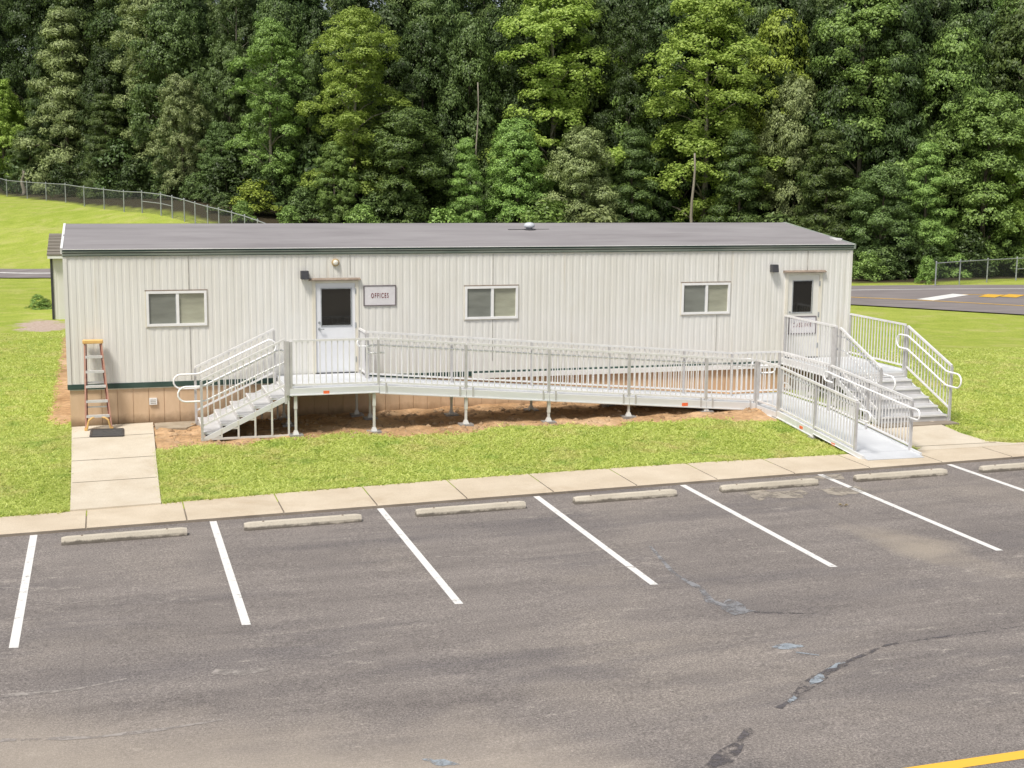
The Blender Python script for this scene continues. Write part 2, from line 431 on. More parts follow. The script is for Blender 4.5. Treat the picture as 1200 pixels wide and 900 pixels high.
# ------------------------------------------------------------------ mesh helpers
class MB:
    def __init__(s):
        s.v = []; s.f = []; s.mi = []; s.cur = 0
    def add(s, vs, fs):
        o = len(s.v); s.v += [tuple(p) for p in vs]
        s.f += [tuple(i+o for i in f) for f in fs]; s.mi += [s.cur]*len(fs)
        return s
    def box(s, x0, x1, y0, y1, z0, z1):
        vs = [(x, y, z) for z in (z0, z1) for y in (y0, y1) for x in (x0, x1)]
        return s.add(vs, [(0, 2, 3, 1), (4, 5, 7, 6), (0, 1, 5, 4), (2, 6, 7, 3), (0, 4, 6, 2), (1, 3, 7, 5)])
    def hexa(s, lo, hi):
        """two quads (bottom, top) joined to a solid"""
        return s.add(list(lo)+list(hi), [(3, 2, 1, 0), (4, 5, 6, 7), (0, 1, 5, 4), (1, 2, 6, 5), (2, 3, 7, 6), (3, 0, 4, 7)])
    def beam(s, a, b, w, h):
        a = Vector(a); b = Vector(b); d = (b-a).normalized()
        up = Vector((0, 0, 1)) if abs(d.z) < .95 else Vector((0, 1, 0))
        sd = d.cross(up).normalized()*(w/2); u2 = sd.cross(d).normalized()*(h/2)
        q = lambda p: [p-sd-u2, p+sd-u2, p+sd+u2, p-sd+u2]
        return s.add(q(a)+q(b), [(0, 1, 2, 3), (7, 6, 5, 4), (0, 4, 5, 1), (1, 5, 6, 2), (2, 6, 7, 3), (3, 7, 4, 0)])
    def tube(s, pts, r, n=8, closed=False):
        pts = [Vector(p) for p in pts]; k = len(pts); rings = []
        rr = r if isinstance(r, (list, tuple)) else [r]*k
        ref = None
        for i, p in enumerate(pts):
            a = pts[(i-1) % k] if (closed or i > 0) else p
            b = pts[(i+1) % k] if (closed or i < k-1) else p
            d = (b-a).normalized()
            if ref is None:
                ref = Vector((0, 0, 1)) if abs(d.z) < .9 else Vector((1, 0, 0))
            x = (ref - d*ref.dot(d)).normalized(); y = d.cross(x); ref = x
            rings.append([p + (x*math.cos(t)+y*math.sin(t))*rr[i] for t in [2*math.pi*j/n for j in range(n)]])
        vs = [q for ring in rings for q in ring]; fs = []
        m = k if closed else k-1
        for i in range(m):
            for j in range(n):
                a = i*n+j; b = i*n+(j+1) % n; c = ((i+1) % k)*n+(j+1) % n; d = ((i+1) % k)*n+j
                fs.append((a, b, c, d))
        if not closed:
            fs.append(tuple(reversed(range(n)))); fs.append(tuple(range((k-1)*n, k*n)))
        return s.add(vs, fs)
    def lathe(s, c, prof, n=20, axis='z'):
        vs = []; fs = []
        for r, h in prof:
            for j in range(n):
                t = 2*math.pi*j/n
                p = (r*math.cos(t), r*math.sin(t), h) if axis == 'z' else (r*math.cos(t), -h, r*math.sin(t))
                vs.append((c[0]+p[0], c[1]+p[1], c[2]+p[2]))
        for i in range(len(prof)-1):
            for j in range(n):
                fs.append((i*n+j, i*n+(j+1) % n, (i+1)*n+(j+1) % n, (i+1)*n+j))
        fs.append(tuple(reversed(range(n)))); fs.append(tuple(range((len(prof)-1)*n, len(prof)*n)))
        return s.add(vs, fs)
    def build(s, name, mats, parent=None, bevel=0, smooth=False):
        off = parent.matrix_world.translation if parent else Vector((0, 0, 0))
        if parent:
            o = parent; off = Vector((0, 0, 0))
            while o:
                off = off + o.location; o = o.parent
        me = bpy.data.meshes.new(name)
        me.from_pydata([(p[0]-off.x, p[1]-off.y, p[2]-off.z) for p in s.v], [], s.f)
        mats = mats if isinstance(mats, (list, tuple)) else [mats]
        for m in mats:
            me.materials.append(m)
        me.polygons.foreach_set('material_index', s.mi)
        bm = bmesh.new(); bm.from_mesh(me)
        bmesh.ops.recalc_face_normals(bm, faces=bm.faces)
        if bevel:
            bmesh.ops.bevel(bm, geom=list(bm.edges), offset=bevel, segments=1, affect='EDGES')
        bm.to_mesh(me); bm.free()
        if smooth:
            me.polygons.foreach_set('use_smooth', [True]*len(me.polygons))
        me.update()
        o = bpy.data.objects.new(name, me); COL.objects.link(o)
        if parent:
            o.parent = parent
        return o

def thing(name, label, cat, loc=(0, 0, 0), group=None, rz=0):
    o = bpy.data.objects.new(name, None); COL.objects.link(o)
    o.location = loc; o.rotation_euler = (0, 0, rz)
    o.empty_display_size = .2
    tag(o, label, cat, group)
    return o

def tag(o, label=None, cat=None, group=None, kind=None):
    if label: o['label'] = label
    if cat: o['category'] = cat
    if group: o['group'] = group
    if kind: o['kind'] = kind
    return o

def copy_tree(o, parent=None):
    c = o.copy(); COL.objects.link(c)
    if parent:
        c.parent = parent
    for ch in list(o.children):
        copy_tree(ch, c)
    return c

# ------------------------------------------------------------------ terrain
def sm(t):
    t = np.clip(t, 0, 1); return t*t*(3-2*t)

def lot_z(x):
    return .0156*(np.clip(x, -14, 20)-8)

def near_z(x, y):
    return lot_z(x) + .05 + .24*sm((y-23.25)/5.25)

ctrl = []
for x, y in ((-14, 30), (-5, 30), (-1, 34), (8, 34), (17, 34), (20, 26), (20, 31), (8, 38)):
    ctrl.append((x, y, float(near_z(x, y))))
ctrl += [(-2.3, 49, .33), (8, 50, .33), (-15, 55, .25), (-30, 66, .2), (-4.5, 66, .2), (-3.5, 71.5, .25), (5, 66, .2), (15, 63, .1), (15, 52, .15),
         (31, 52, 0), (36, 47, 0), (45, 60, 0), (38, 64, .0), (45, 50, 0), (60, 52, 0), (28, 45, .04), (25, 36, .1), (36, 38, 0), (48, 30, 0),
         (-4.95, 106.8, 3.37), (-.87, 90.75, 3.26), (3.35, 81, 3.1), (4.3, 79.6, 2.9), (4.97, 77.4, 2.51), (7.2, 73.4, 1.97), (8.4, 71.4, 1.54), (-10, 112, 3.5), (-30, 112, 3.8), (-3.4, 80, 1.25),
         (-20, 90, 2.0), (-45, 80, .9), (2, 115, 4), (20, 95, 2.4), (30, 84, .3), (13, 74, 1.4), (40, 77, -.8), (50, 78, -.7), (46, 66.5, -.05), (38.5, 67, -.05), (22, 70, .2),
         (50, 100, -.2), (80, 80, -.3), (80, 140, 1), (-60, 140, 5), (20, 140, 4), (-60, 60, .3), (110, 60, -.2), (-100, 110, 4), (70, 30, 0), (110, 20, 0), (-60, 25, 0), (-30, 35, .1)]
CX = np.array(ctrl)
def tps(r2):
    return np.where(r2 > 1e-9, .5*r2*np.log(np.maximum(r2, 1e-9)), 0)
_n = len(CX)
_K = tps(((CX[:, None, :2]-CX[None, :, :2])**2).sum(-1)) + np.eye(_n)*3
_Pm = np.c_[np.ones(_n), CX[:, :2]]
_W = np.linalg.solve(np.block([[_K, _Pm], [_Pm.T, np.zeros((3, 3))]]), np.r_[CX[:, 2], 0, 0, 0])
def far_z(x, y):
    x = np.asarray(x, float); y = np.asarray(y, float)
    xc = np.clip(x, -110, 120); yc = np.clip(y, 10, 150)
    r2 = (xc[..., None]-CX[:, 0])**2 + (yc[..., None]-CX[:, 1])**2
    return tps(r2) @ _W[:_n] + _W[_n] + _W[_n+1]*xc + _W[_n+2]*yc

def raw_z(x, y):
    x = np.asarray(x, float); y = np.asarray(y, float)
    w = np.maximum(sm((y-31)/10), sm((x-20)/14))
    z = near_z(x, y)*(1-w) + far_z(x, y)*w
    lot = sm((22.9-y)/.6)                              # the sheet dips under pavement and lot
    return z*(1-lot) + (lot_z(x)-.12)*lot

def axis(segs):
    out = []
    for a, b, st in segs:
        out += list(np.arange(a, b-1e-6, st))
    return np.array(out + [segs[-1][1]])
GX = axis([(-420, -100, 40), (-100, -20, 4), (-20, -4, 1), (-4, -1.5, .25), (-1.5, 18.5, .11), (18.5, 24, .5), (24, 50, 1), (50, 120, 5), (120, 440, 40)])
GY = axis([(-80, 20, 10), (20, 22.4, .4), (22.4, 30.2, .11), (30.2, 36, .4), (36, 80, .8), (80, 125, 1.5), (125, 200, 10), (200, 640, 60)])
XX, YY = np.meshgrid(GX, GY, indexing='ij')
ZZ = raw_z(XX, YY)
# soil mask
bx = np.array([.8, .97, 2.14, 3.17, 4.53, 5.89, 7.35, 8.84, 10.34, 11.84, 12.8, 13.6, 14.2, 14.9])
by = np.array([26.75, 26.85, 27.1, 27.25, 27.1, 26.85, 26.9, 26.85, 26.75, 26.5, 26.4, 26.3, 25.9, 25.9])
edge = np.interp(XX, bx, by)
wob = .18*np.sin(XX*1.7)+.12*np.sin(XX*4.1+1)
soil = np.clip((YY-edge-wob)/.7+.5, 0, 1)*np.clip((XX-.75)/.1, 0, 1)*np.clip((15.6-XX)/.8, 0, 1)*(YY < 31)
soil = np.maximum(soil, np.exp(-((XX-14.2)/.5)**2-((YY-24.6)/1.0)**2)*.62)          # worn strip beside the short ramp
soil = np.maximum(soil, np.exp(-((XX+1.0)/.34)**2)*sm((YY-29.2)/1.5)*sm((47-YY)/3)*.85)   # along the end wall
soil = np.maximum(soil, np.clip((YY-28.9)/.5, 0, 1)*((XX > 14) & (XX < 18) & (YY < 31))*.9)
chk = .06*np.sin(XX*3.1+np.sin(YY*2))*np.sin(YY*4.3+np.cos(XX*1.3)*2)+.035*np.sin(XX*8.3+YY*5)
ZZ = ZZ + np.where((YY > 22.9) & (YY < 31), soil*(chk*.55-.015), 0)
ZZ = ZZ - np.where((XX > -.62) & (XX < .78) & (YY > 23.2) & (YY < 29.5), .1, 0) - np.where((XX > 15.5) & (XX < 16.9) & (YY > 23.2) & (YY < 25.2), .12, 0)
wood = sm((YY-(66+ .0*XX))/1)*0
# forest floor beyond the fences
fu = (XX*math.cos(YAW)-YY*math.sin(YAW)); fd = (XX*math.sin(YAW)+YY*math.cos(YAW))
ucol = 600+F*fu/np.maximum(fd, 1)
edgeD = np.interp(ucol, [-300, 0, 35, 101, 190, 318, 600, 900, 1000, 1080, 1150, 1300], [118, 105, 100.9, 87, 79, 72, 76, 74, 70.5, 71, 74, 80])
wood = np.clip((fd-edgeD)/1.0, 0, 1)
gravel = np.exp(-((XX+2.0)/1.1)**2-((YY-48.0)/1.8)**2)*1.05

def grid_z(x, y):
    i = int(np.clip(np.searchsorted(GX, x)-1, 0, len(GX)-2)); j = int(np.clip(np.searchsorted(GY, y)-1, 0, len(GY)-2))
    a = (x-GX[i])/(GX[i+1]-GX[i]); b = (y-GY[j])/(GY[j+1]-GY[j])
    return float(ZZ[i, j]*(1-a)*(1-b)+ZZ[i+1, j]*a*(1-b)+ZZ[i, j+1]*(1-a)*b+ZZ[i+1, j+1]*a*b)

def at_ground(u, v):
    z = .2
    for _ in range(40):
        p = at_z(u, v, z); z += .5*(grid_z(p.x, p.y)-z)
    return at_z(u, v, z)

def fast_mesh(name, V, Fq, mats):
    me = bpy.data.meshes.new(name)
    V = np.asarray(V, np.float32); Fq = np.asarray(Fq, np.int32); k = Fq.shape[1]
    me.vertices.add(len(V)); me.vertices.foreach_set('co', V.ravel())
    me.loops.add(Fq.size); me.loops.foreach_set('vertex_index', Fq.ravel())
    me.polygons.add(len(Fq)); me.polygons.foreach_set('loop_start', np.arange(len(Fq), dtype=np.int32)*k)
    try:
        me.polygons.foreach_set('loop_total', np.full(len(Fq), k, np.int32))
    except Exception:
        pass
    for m in mats:
        me.materials.append(m)
    me.update(calc_edges=True)
    return me

def float_attr(me, name, arr, dom='POINT'):
    a = me.attributes.new(name, 'FLOAT', dom); a.data.foreach_set('value', np.asarray(arr, np.float32).ravel())

nx, ny = len(GX), len(GY)
idx = np.arange(nx*ny).reshape(nx, ny)
q = np.stack([idx[:-1, :-1], idx[1:, :-1], idx[1:, 1:], idx[:-1, 1:]], -1).reshape(-1, 4)
gm = fast_mesh('ground', np.stack([XX, YY, ZZ], -1).reshape(-1, 3), q, [M['ground']])
float_attr(gm, 'soil', soil); float_attr(gm, 'wood', wood); float_attr(gm, 'gravel', gravel)
gm.polygons.foreach_set('use_smooth', [True]*len(gm.polygons))
ground = bpy.data.objects.new('ground', gm); COL.objects.link(ground); tag(ground, kind='structure')

# ------------------------------------------------------------------ parking lot
def sheet(name, mat, xs, y0, y1, dz, parent=None, ny=1):
    b = MB(); ys = [y0+(y1-y0)*i/ny for i in range(ny+1)]
    vs = [(x, y, float(lot_z(x))+dz) for x in xs for y in ys]
    k = ny+1
    b.add(vs, [(i*k+j, (i+1)*k+j, (i+1)*k+j+1, i*k+j+1) for i in range(len(xs)-1) for j in range(ny)])
    return b.build(name, mat, parent)
lot = sheet('parking_lot', M['asphalt'], [-90, -40, -14, 20, 60, 120], -60, 22.02, 0)
tag(lot, kind='structure')
for i in range(-2, 9):
    x = -1.18+2.74*i
    dx = .0135*0
    b = MB()
    y1, y0 = 21.96, 16.64
    b.add([(xx, yy, float(lot_z(xx))+.004) for xx, yy in ((x-.055, y0+.02), (x+.055, y0), (x+.055, y1), (x-.055, y1))], [(0, 1, 2, 3)])
    b.build('stall_line', M['paint_white'], lot)
sheet('yellow_line', M['paint_yellow'], [-20, -14, 20, 30], 10.46, 10.62, .004, lot)
def blob(name, mat, pts, dz, parent):
    """irregular flat patch: closed outline given in plan"""
    out = []
    k = len(pts)
    for i in range(k):
        a = Vector(pts[i]); c = Vector(pts[(i+1) % k])
        for t in (0, .25, .5, .75):
            p = a.lerp(c, t); j = (c-a).length*.12
            out.append((p.x+random.uniform(-j, j), p.y+random.uniform(-j, j)))
    b = MB()
    b.add([(x, y, float(lot_z(x))+dz) for x, y in out], [tuple(range(len(out)))])
    return b.build(name, mat, parent)
def ribbon(name, mat, pts, w, dz, parent, jit=.3):
    L = []; Rr = []
    fine = []
    for i in range(len(pts)-1):
        a = Vector(pts[i]); c = Vector(pts[i+1]); n = max(2, int((c-a).length/.15))
        fine += [a.lerp(c, t/n) for t in range(n)]
    fine.append(Vector(pts[-1]))
    for i, p in enumerate(fine):
        d = (fine[min(i+1, len(fine)-1)]-fine[max(i-1, 0)]).normalized(); nrm = Vector((-d.y, d.x))
        ww = (w[0]+(w[1]-w[0])*i/max(1, len(fine)-1))*(1+random.uniform(-jit, jit))/2
        L.append(p+nrm*ww); Rr.append(p-nrm*ww)
    b = MB(); k = len(fine)
    b.add([(p.x, p.y, float(lot_z(p.x))+dz) for p in L+Rr], [(i, k+i, k+i+1, i+1) for i in range(k-1)])
    return b.build(name, mat, parent)
gz0 = lambda u, v: tuple(at_z(u, v, 0))[:2]
ribbon('damp_trail', M['wetline'], [gz0(762, 640), gz0(790, 672), gz0(822, 690), gz0(832, 704), gz0(858, 712)], (.05, .12), .005, lot)
blob('wet_patch', M['wetline'], [gz0(838, 712), gz0(858, 702), gz0(884, 716), gz0(862, 721)], .006, lot)
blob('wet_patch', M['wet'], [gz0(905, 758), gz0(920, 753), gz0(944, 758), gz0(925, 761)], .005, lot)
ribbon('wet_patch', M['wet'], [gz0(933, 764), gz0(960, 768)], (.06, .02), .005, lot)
ribbon('tar_seal', M['tar'], [gz0(912, 828), gz0(928, 818), gz0(945, 803), gz0(968, 788), gz0(990, 777)], (.07, .16), .0045, lot, .6)
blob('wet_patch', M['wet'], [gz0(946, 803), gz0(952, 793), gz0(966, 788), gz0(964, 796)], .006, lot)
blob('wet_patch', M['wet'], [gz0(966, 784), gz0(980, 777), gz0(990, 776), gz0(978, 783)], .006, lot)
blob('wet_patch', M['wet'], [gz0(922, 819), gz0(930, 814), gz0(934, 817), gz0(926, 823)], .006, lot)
ribbon('tar_seal', M['tar'], [gz0(990, 777), gz0(1040, 757), gz0(1110, 748), gz0(1200, 738)], (.06, .02), .0045, lot)
ribbon('tar_seal', M['tar'], [gz0(826, 897), gz0(846, 886), gz0(866, 868), gz0(880, 851)], (.12, .2), .0052, lot, .6)
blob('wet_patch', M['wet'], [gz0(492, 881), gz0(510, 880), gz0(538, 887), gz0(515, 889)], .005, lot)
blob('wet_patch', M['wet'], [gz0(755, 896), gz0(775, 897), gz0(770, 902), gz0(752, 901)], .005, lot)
ribbon('tar_seal', M['tar'], [gz0(884, 717), gz0(920, 719), gz0(955, 720)], (.07, .02), .0045, lot)
for pts in ([(10.62, 21.12), (11.62, 21.08), (11.5, 20.5), (10.52, 20.52)], [(11.86, 21.0), (12.6, 20.9), (12.75, 20.5), (12.0, 20.42)], [(11.9, 21.9), (12.9, 21.88), (12.8, 21.5), (12.0, 21.5)]):
    blob('concrete_patch', M['patch'], pts, .004, lot)

for pp, wv in (([(0, 801), (80, 796), (148, 783)], (.1, .03)), ([(250, 776), (285, 779), (317, 774)], (.16, .1)), ([(0, 852), (110, 850), (190, 842), (260, 832)], (.1, .05)), ([(34, 697), (60, 699), (95, 694), (128, 692)], (.03, .015)),
               ([(510, 648), (590, 650), (650, 652), (680, 661), (760, 664), (830, 674)], (.03, .02))):
    ribbon('scuff', M['scuff'], [gz0(*p) for p in pp], wv, .0042, lot, .4)
# sidewalk with tooled joints
def slab_strip(name, mat, x0, x1, y0, y1, ztop, depth, step, start, parent=None, bend=None):
    xs = []
    x = start
    while x > x0: x -= step
    j = []
    while x < x1:
        if x0 < x < x1: j.append(x)
        x += step
    prof = [(x0, 0)]
    for g in j:
        prof += [(g-.012, 0), (g-.006, -.02), (g+.006, -.02), (g+.012, 0)]
    prof.append((x1, 0))
    b = MB(); k = len(prof)
    vs = []
    for yy, dz in ((y0, -depth), (y0, -.012), (y0+.012, 0), (y1, 0), (y1, -depth)):
        for x, d in prof:
            vs.append((x, yy+(bend(x) if bend and yy > (y0+y1)/2 else 0), ztop(x)+dz+(d if dz > -depth else 0)))
    fs = []
    for r in range(4):
        for i in range(k-1):
            fs.append((r*k+i, r*k+i+1, (r+1)*k+i+1, (r+1)*k+i))
            mi = 1 if (r == 0 or 'x' and prof[i][1] < 0 or prof[i+1][1] < 0) else 0
            b.mi.append(mi)
    b.v += vs; b.f += fs
    return b.build(name, mat, parent)
side = slab_strip('sidewalk', [M['concrete'], M['curbdark']], -40, 40, 22.0, 23.3, lambda x: float(lot_z(x))+.055, .2, 1.553, -.4,
                  bend=lambda x: .16-.006*(x-7)**2 if -1 < x < 16 else .16-.006*64+.02)
tag(side, kind='structure')
# left path to the ladder, small stained pad, path to the second stairs
def pathmesh(name, mat, left, right, zf, joints=()):
    """concrete path between two plan edges, cut into short strips that follow the ground"""
    A = []; C = []
    for k in range(len(left)-1):
        for t in range(8):
            A.append(Vector(left[k]).lerp(Vector(left[k+1]), t/8)); C.append(Vector(right[k]).lerp(Vector(right[k+1]), t/8))
    A.append(Vector(left[-1])); C.append(Vector(right[-1]))
    b = MB(); vs = []
    for p, q_ in zip(A, C):
        for r, dz in ((p, -.2), (p, 0), (q_, 0), (q_, -.2)): vs.append((r.x, r.y, zf(r.x, r.y)+dz))
    n = len(A)
    fs = [(4*i+j, 4*i+j+1, 4*i+j+5, 4*i+j+4) for i in range(n-1) for j in range(3)]+[(0, 3, 2, 1), (4*n-4, 4*n-3, 4*n-2, 4*n-1)]
    b.add(vs, fs)
    o = b.build(name, mat); tag(o, kind='structure')
    for (xa, ya), (xb, yb) in joints:
        jb = MB(); jb.add([(xa, ya, zf(xa, ya)+.003), (xb, yb, zf(xb, yb)+.003), (xb, yb+.022, zf(xb, yb+.022)+.003), (xa, ya+.022, zf(xa, ya+.022)+.003)], [(0, 1, 2, 3)])
        jb.build('joint', M['joint'], o)
    return o
pz = lambda x, y: float(near_z(-.5, y))+.035+.0156*(x+.5)
pathmesh('path', M['path'], [(-.66, 23.12), (-.69, 26.3), (-.74, 29.49)], [(.8, 23.16), (.84, 26.3), (.9, 29.49)], pz,
         [((-.66, 24.9), (.8, 24.9)), ((-.69, 26.35), (.83, 26.35)), ((-.7, 28.2), (.86, 28.2))])
pathmesh('path_pad', M['pad'], [(.93, 28.75), (.93, 29.1), (.93, 29.48)], [(1.55, 28.72), (1.75, 29.05), (1.8, 29.48)], lambda x, y: float(near_z(x, y))+.022)
spz = lambda x, y: float(lot_z(x))+.062+.1*max(0, min(1, (y-23.2)/2))
pathmesh('path', M['path'], [(15.3, 23.0), (15.38, 23.5), (15.4, 24.3), (15.5, 25.3)], [(17.7, 22.9), (17.1, 23.4), (16.98, 24.1), (17.05, 25.3)], spz, [((15.4, 23.33), (17.2, 23.2))])

# wheel stops
stop_names = [(-3.55, 'chipped concrete wheel stop cut off by the picture edge, beside the first painted line'),
              (-.75, 'concrete wheel stop in front of the path that leads to the stepladder'),
              (1.99, 'concrete wheel stop below the dirt at the foot of the metal stairs to OFFICES'),
              (4.76, 'concrete wheel stop in front of the lawn below the OFFICES platform'),
              (7.49, 'concrete wheel stop in front of the lawn, third bay to the right of the stepladder path'),
              (10.2, 'weathered concrete wheel stop with a pale patch on the asphalt before it'),
              (12.84, 'concrete wheel stop straight in front of the foot of the short ramp'),
              (15.42, 'concrete wheel stop in the bay before the path to the classroom stairs')]
stop_names[4] = (7.49, 'concrete wheel stop before the lawn, between the third and fourth long ramp legs')
def wheel_stop(x, label):
    z = float(lot_z(x+.93))+.003
    t = thing('wheel_stop', label, 'wheel stop', (x, 21.27, z), 'concrete wheel stops along the sidewalk', 0)
    L = 1.86
    return t, L
t0, L = wheel_stop(*stop_names[0])
def stop_mesh():
    bm = bmesh.new()
    nseg = 24
    prof = [(-.075, 0), (-.075, .055), (-.052, .11), (.052, .11), (.075, .055), (.075, 0)]
    rows = []
    for i in range(nseg+1):
        x = 1.86*i/nseg
        sh = 1 if 0 < i < nseg else .88
        rows.append([bm.verts.new((x, y*sh+random.uniform(-.0012, .0012), z*sh+.0156*(x-.93)+(random.uniform(-.0012, .0012) if z else 0))) for y, z in prof])
    for i in range(nseg):
        for j in range(len(prof)-1):
            bm.faces.new((rows[i][j], rows[i+1][j], rows[i+1][j+1], rows[i][j+1]))
    bm.faces.new(list(reversed(rows[0]))); bm.faces.new(rows[-1])
    bmesh.ops.recalc_face_normals(bm, faces=bm.faces)
    me = bpy.data.meshes.new('stop_body'); bm.to_mesh(me); bm.free(); me.materials.append(M['stop'])
    return me
sme = stop_mesh()
sb = bpy.data.objects.new('stop_body', sme); COL.objects.link(sb); sb.parent = t0
def anchor_mesh():
    b = MB(); b.lathe((0, 0, 0), [(.016, 0), (.016, .012), (.008, .018)], 8)
    return b
for px in (.3, 1.56):
    b = MB(); b.lathe((t0.location.x+px, 21.27, t0.location.z+.105+.0156*(px-.93)), [(.018, 0), (.018, .012), (.008, .018)], 8)
    b.build('anchor_pin', M['rust'], t0)
for x, lab in stop_names[1:]:
    c = copy_tree(t0); c.location = (x, 21.27 if x < 15 else 21.2, float(lot_z(x+.93))+.003); c['label'] = lab
    c.rotation_euler.z = random.uniform(-.012, .008)

# ------------------------------------------------------------------ modular building
XL, XR, YF, YB = -.78, 17.45, 29.52, 36.62
ZT, ZSK, ZF, YR, ZR = 3.74, .975, 1.136, 33.08, 4.27
bld = thing('modular_building', 'long white ribbed office trailer with grey roof and tan skirting', 'building', (8, 33, .2))

def ribbed(b, p0, d, n, length, z0, ztop, openings=(), pitch=.1524, groove=.066, deep=.005):
    """vertical-rib siding from p0 along unit vector d, outward normal n, with rectangular openings (s0,s1,za,zb)"""
    prof = [(0, 0)]
    s = pitch*.5
    while s < length-groove:
        prof += [(s, 0), (s+.012, -deep), (s+groove-.012, -deep), (s+groove, 0)]
        s += pitch
    prof.append((length, 0))
    cuts = sorted({c for o in openings for c in o[:2]})
    def depth(s):
        for (a, da), (c, dc) in zip(prof, prof[1:]):
            if a <= s <= c:
                return da+(dc-da)*(s-a)/max(1e-9, c-a)
        return 0
    pts = sorted(prof + [(c, depth(c)) for c in cuts])
    P = lambda s, dp, z: (p0[0]+d[0]*s+n[0]*dp, p0[1]+d[1]*s+n[1]*dp, z)
    for (a, da), (c, dc) in zip(pts, pts[1:]):
        if c-a < 1e-6: continue
        mid = (a+c)/2
        iv = [(z0, None)]
        spans = [[z0, None]]
        ops = sorted([(o[2], o[3]) for o in openings if o[0] <= mid <= o[1]])
        zs = [z0]
        for za, zb in ops: zs += [za, zb]
        zs.append(None)
        for i in range(0, len(zs), 2):
            lo, hi = zs[i], zs[i+1]
            ha = ztop(a) if hi is None else hi; hc = ztop(c) if hi is None else hi
            if min(ha, hc)-lo < 1e-4: continue
            b.add([P(a, da, lo), P(c, dc, lo), P(c, dc, hc), P(a, da, ha)], [(0, 1, 2, 3)])

wins = [(.84, 2.08, 2.255, 2.995), (7.73, 8.97, 2.255, 2.995), (12.98, 14.22, 2.255, 2.995)]
D1 = (4.34, 5.31, ZF, 3.165); D2 = (15.7, 16.64, ZF, 3.2)
ops = [(a-XL, c-XL, z0, z1) for a, c, z0, z1 in wins] + [(D1[0]-XL, D1[1]-XL, ZSK-.02, D1[3]), (D2[0]-XL, D2[1]-XL, ZSK-.02, D2[3])]
b = MB()
ribbed(b, (XL, YF), (1, 0), (0, -1), XR-XL, ZSK+.1, lambda s: ZT+.06, [(a, c, max(z0, ZSK+.1), z1) for a, c, z0, z1 in ops])
# inner plane closes the wall thickness
gable = lambda s: ZT+.05+(ZR-ZT-.05)*(1-abs(s-(YB-YF)/2)/((YB-YF)/2))
ribbed(b, (XR, YF), (0, 1), (1, 0), YB-YF, ZSK+.1, gable)
ribbed(b, (XR, YB), (-1, 0), (0, 1), XR-XL, ZSK+.1, lambda s: ZT+.06)
ribbed(b, (XL, YB), (0, -1), (-1, 0), YB-YF, ZSK+.1, gable)
wall = b.build('wall', M['wall'], bld)
# green belt trim, corner boards
b = MB()
b.box(XL-.006, XR+.006, YF-.014, YF+.02, ZSK-.01, ZSK+.1); b.box(XR-.02, XR+.014, YF+.02, YB, ZSK-.01, ZSK+.1); b.box(XL-.014, XL+.02, YF+.02, YB, ZSK-.01, ZSK+.1)
b.box(XL-.006, XR+.006, YB-.02, YB+.014, ZSK-.01, ZSK+.1)
b.build('belt_trim', M['green_trim'], bld)
for x0, x1 in ((XL-.008, XL+.07), (XR-.07, XR+.008)):
    b = MB(); b.box(x0, x1, YF-.012, YF+.06, ZSK+.1, ZT+.0); b.build('corner_trim', M['wall'], bld)
# skirting boards with battens
b = MB()
zsb = lambda x: .02
def skirt_run(p0, d, n, length):
    s = 0; k = 0
    while s < length:
        e = min(s+.318, length)
        P = lambda s, dp, z: (p0[0]+d[0]*s+n[0]*dp, p0[1]+d[1]*s+n[1]*dp, z)
        b.add([P(s, 0, 0), P(e-.012, 0, 0), P(e-.012, 0, ZSK-.012), P(s, 0, ZSK-.012)], [(0, 1, 2, 3)])
        b.add([P(e-.012, 0, 0), P(e-.009, -.014, 0), P(e-.009, -.014, ZSK-.012), P(e-.012, 0, ZSK-.012)], [(0, 1, 2, 3)])
        b.add([P(e-.009, -.014, 0), P(e-.003, -.014, 0), P(e-.003, -.014, ZSK-.012), P(e-.009, -.014, ZSK-.012)], [(0, 1, 2, 3)])
        b.add([P(e-.003, -.014, 0), P(e, 0, 0), P(e, 0, ZSK-.012), P(e-.003, -.014, ZSK-.012)], [(0, 1, 2, 3)])
        s = e
skirt_run((XL+.03, YF+.03), (1, 0), (0, -1), XR-XL-.06); skirt_run((XR-.03, YF+.03), (0, 1), (1, 0), YB-YF-.06)
skirt_run((XR-.03, YB-.03), (-1, 0), (0, 1), XR-XL-.06); skirt_run((XL+.03, YB-.03), (0, -1), (-1, 0), YB-YF-.06)
skirt = b.build('skirting', M['skirt'], bld)
b = MB(); b.box(XL+.03, XR-.03, YF+.014, YF+.05, ZSK-.035, ZSK-.012); b.build('skirting_cap', M['cream_trim'], bld)
b = MB(); b.box(.84, 1.0, YF-.012, YF+.028, .59, .73); v = b.build('skirt_vent', M['white'], bld)
b = MB()
for i in range(3): b.box(.865, .975, YF-.016, YF-.0125, .615+.036*i, .63+.036*i)
b.build('louver', M['seam'], v)
# pale flashing that runs along the foot of the wall behind the long ramp
b = MB(); b.box(7.9, 15.55, YF-.05, YF-.016, ZSK-.06, ZSK+.055); b.build('base_flashing', M['white'], bld)
# fascia / gutter; the thin black strip stands in for the shadow line
for nm, mt, ya, za, zb_ in (('drip_edge', 'green_trim', .03, -.002, .012), ('fascia_board', 'greygreen', .035, .0145, .056), ('drip_edge', 'black', .05, .0585, .072), ('gutter_lip', 'greygreen', .055, .0745, .098), ('drip_edge', 'green_trim', .06, .1005, .122)):
    b = MB(); b.box(XL-.012, XR+.012, YF-ya, YF+.03, ZT+za, ZT+zb_); b.build(nm, M[mt], bld)
b = MB(); b.box(XL-.012, XR+.012, YB-.03, YB+.05, ZT, ZT+.13); b.build('fascia_board', M['greygreen'], bld)
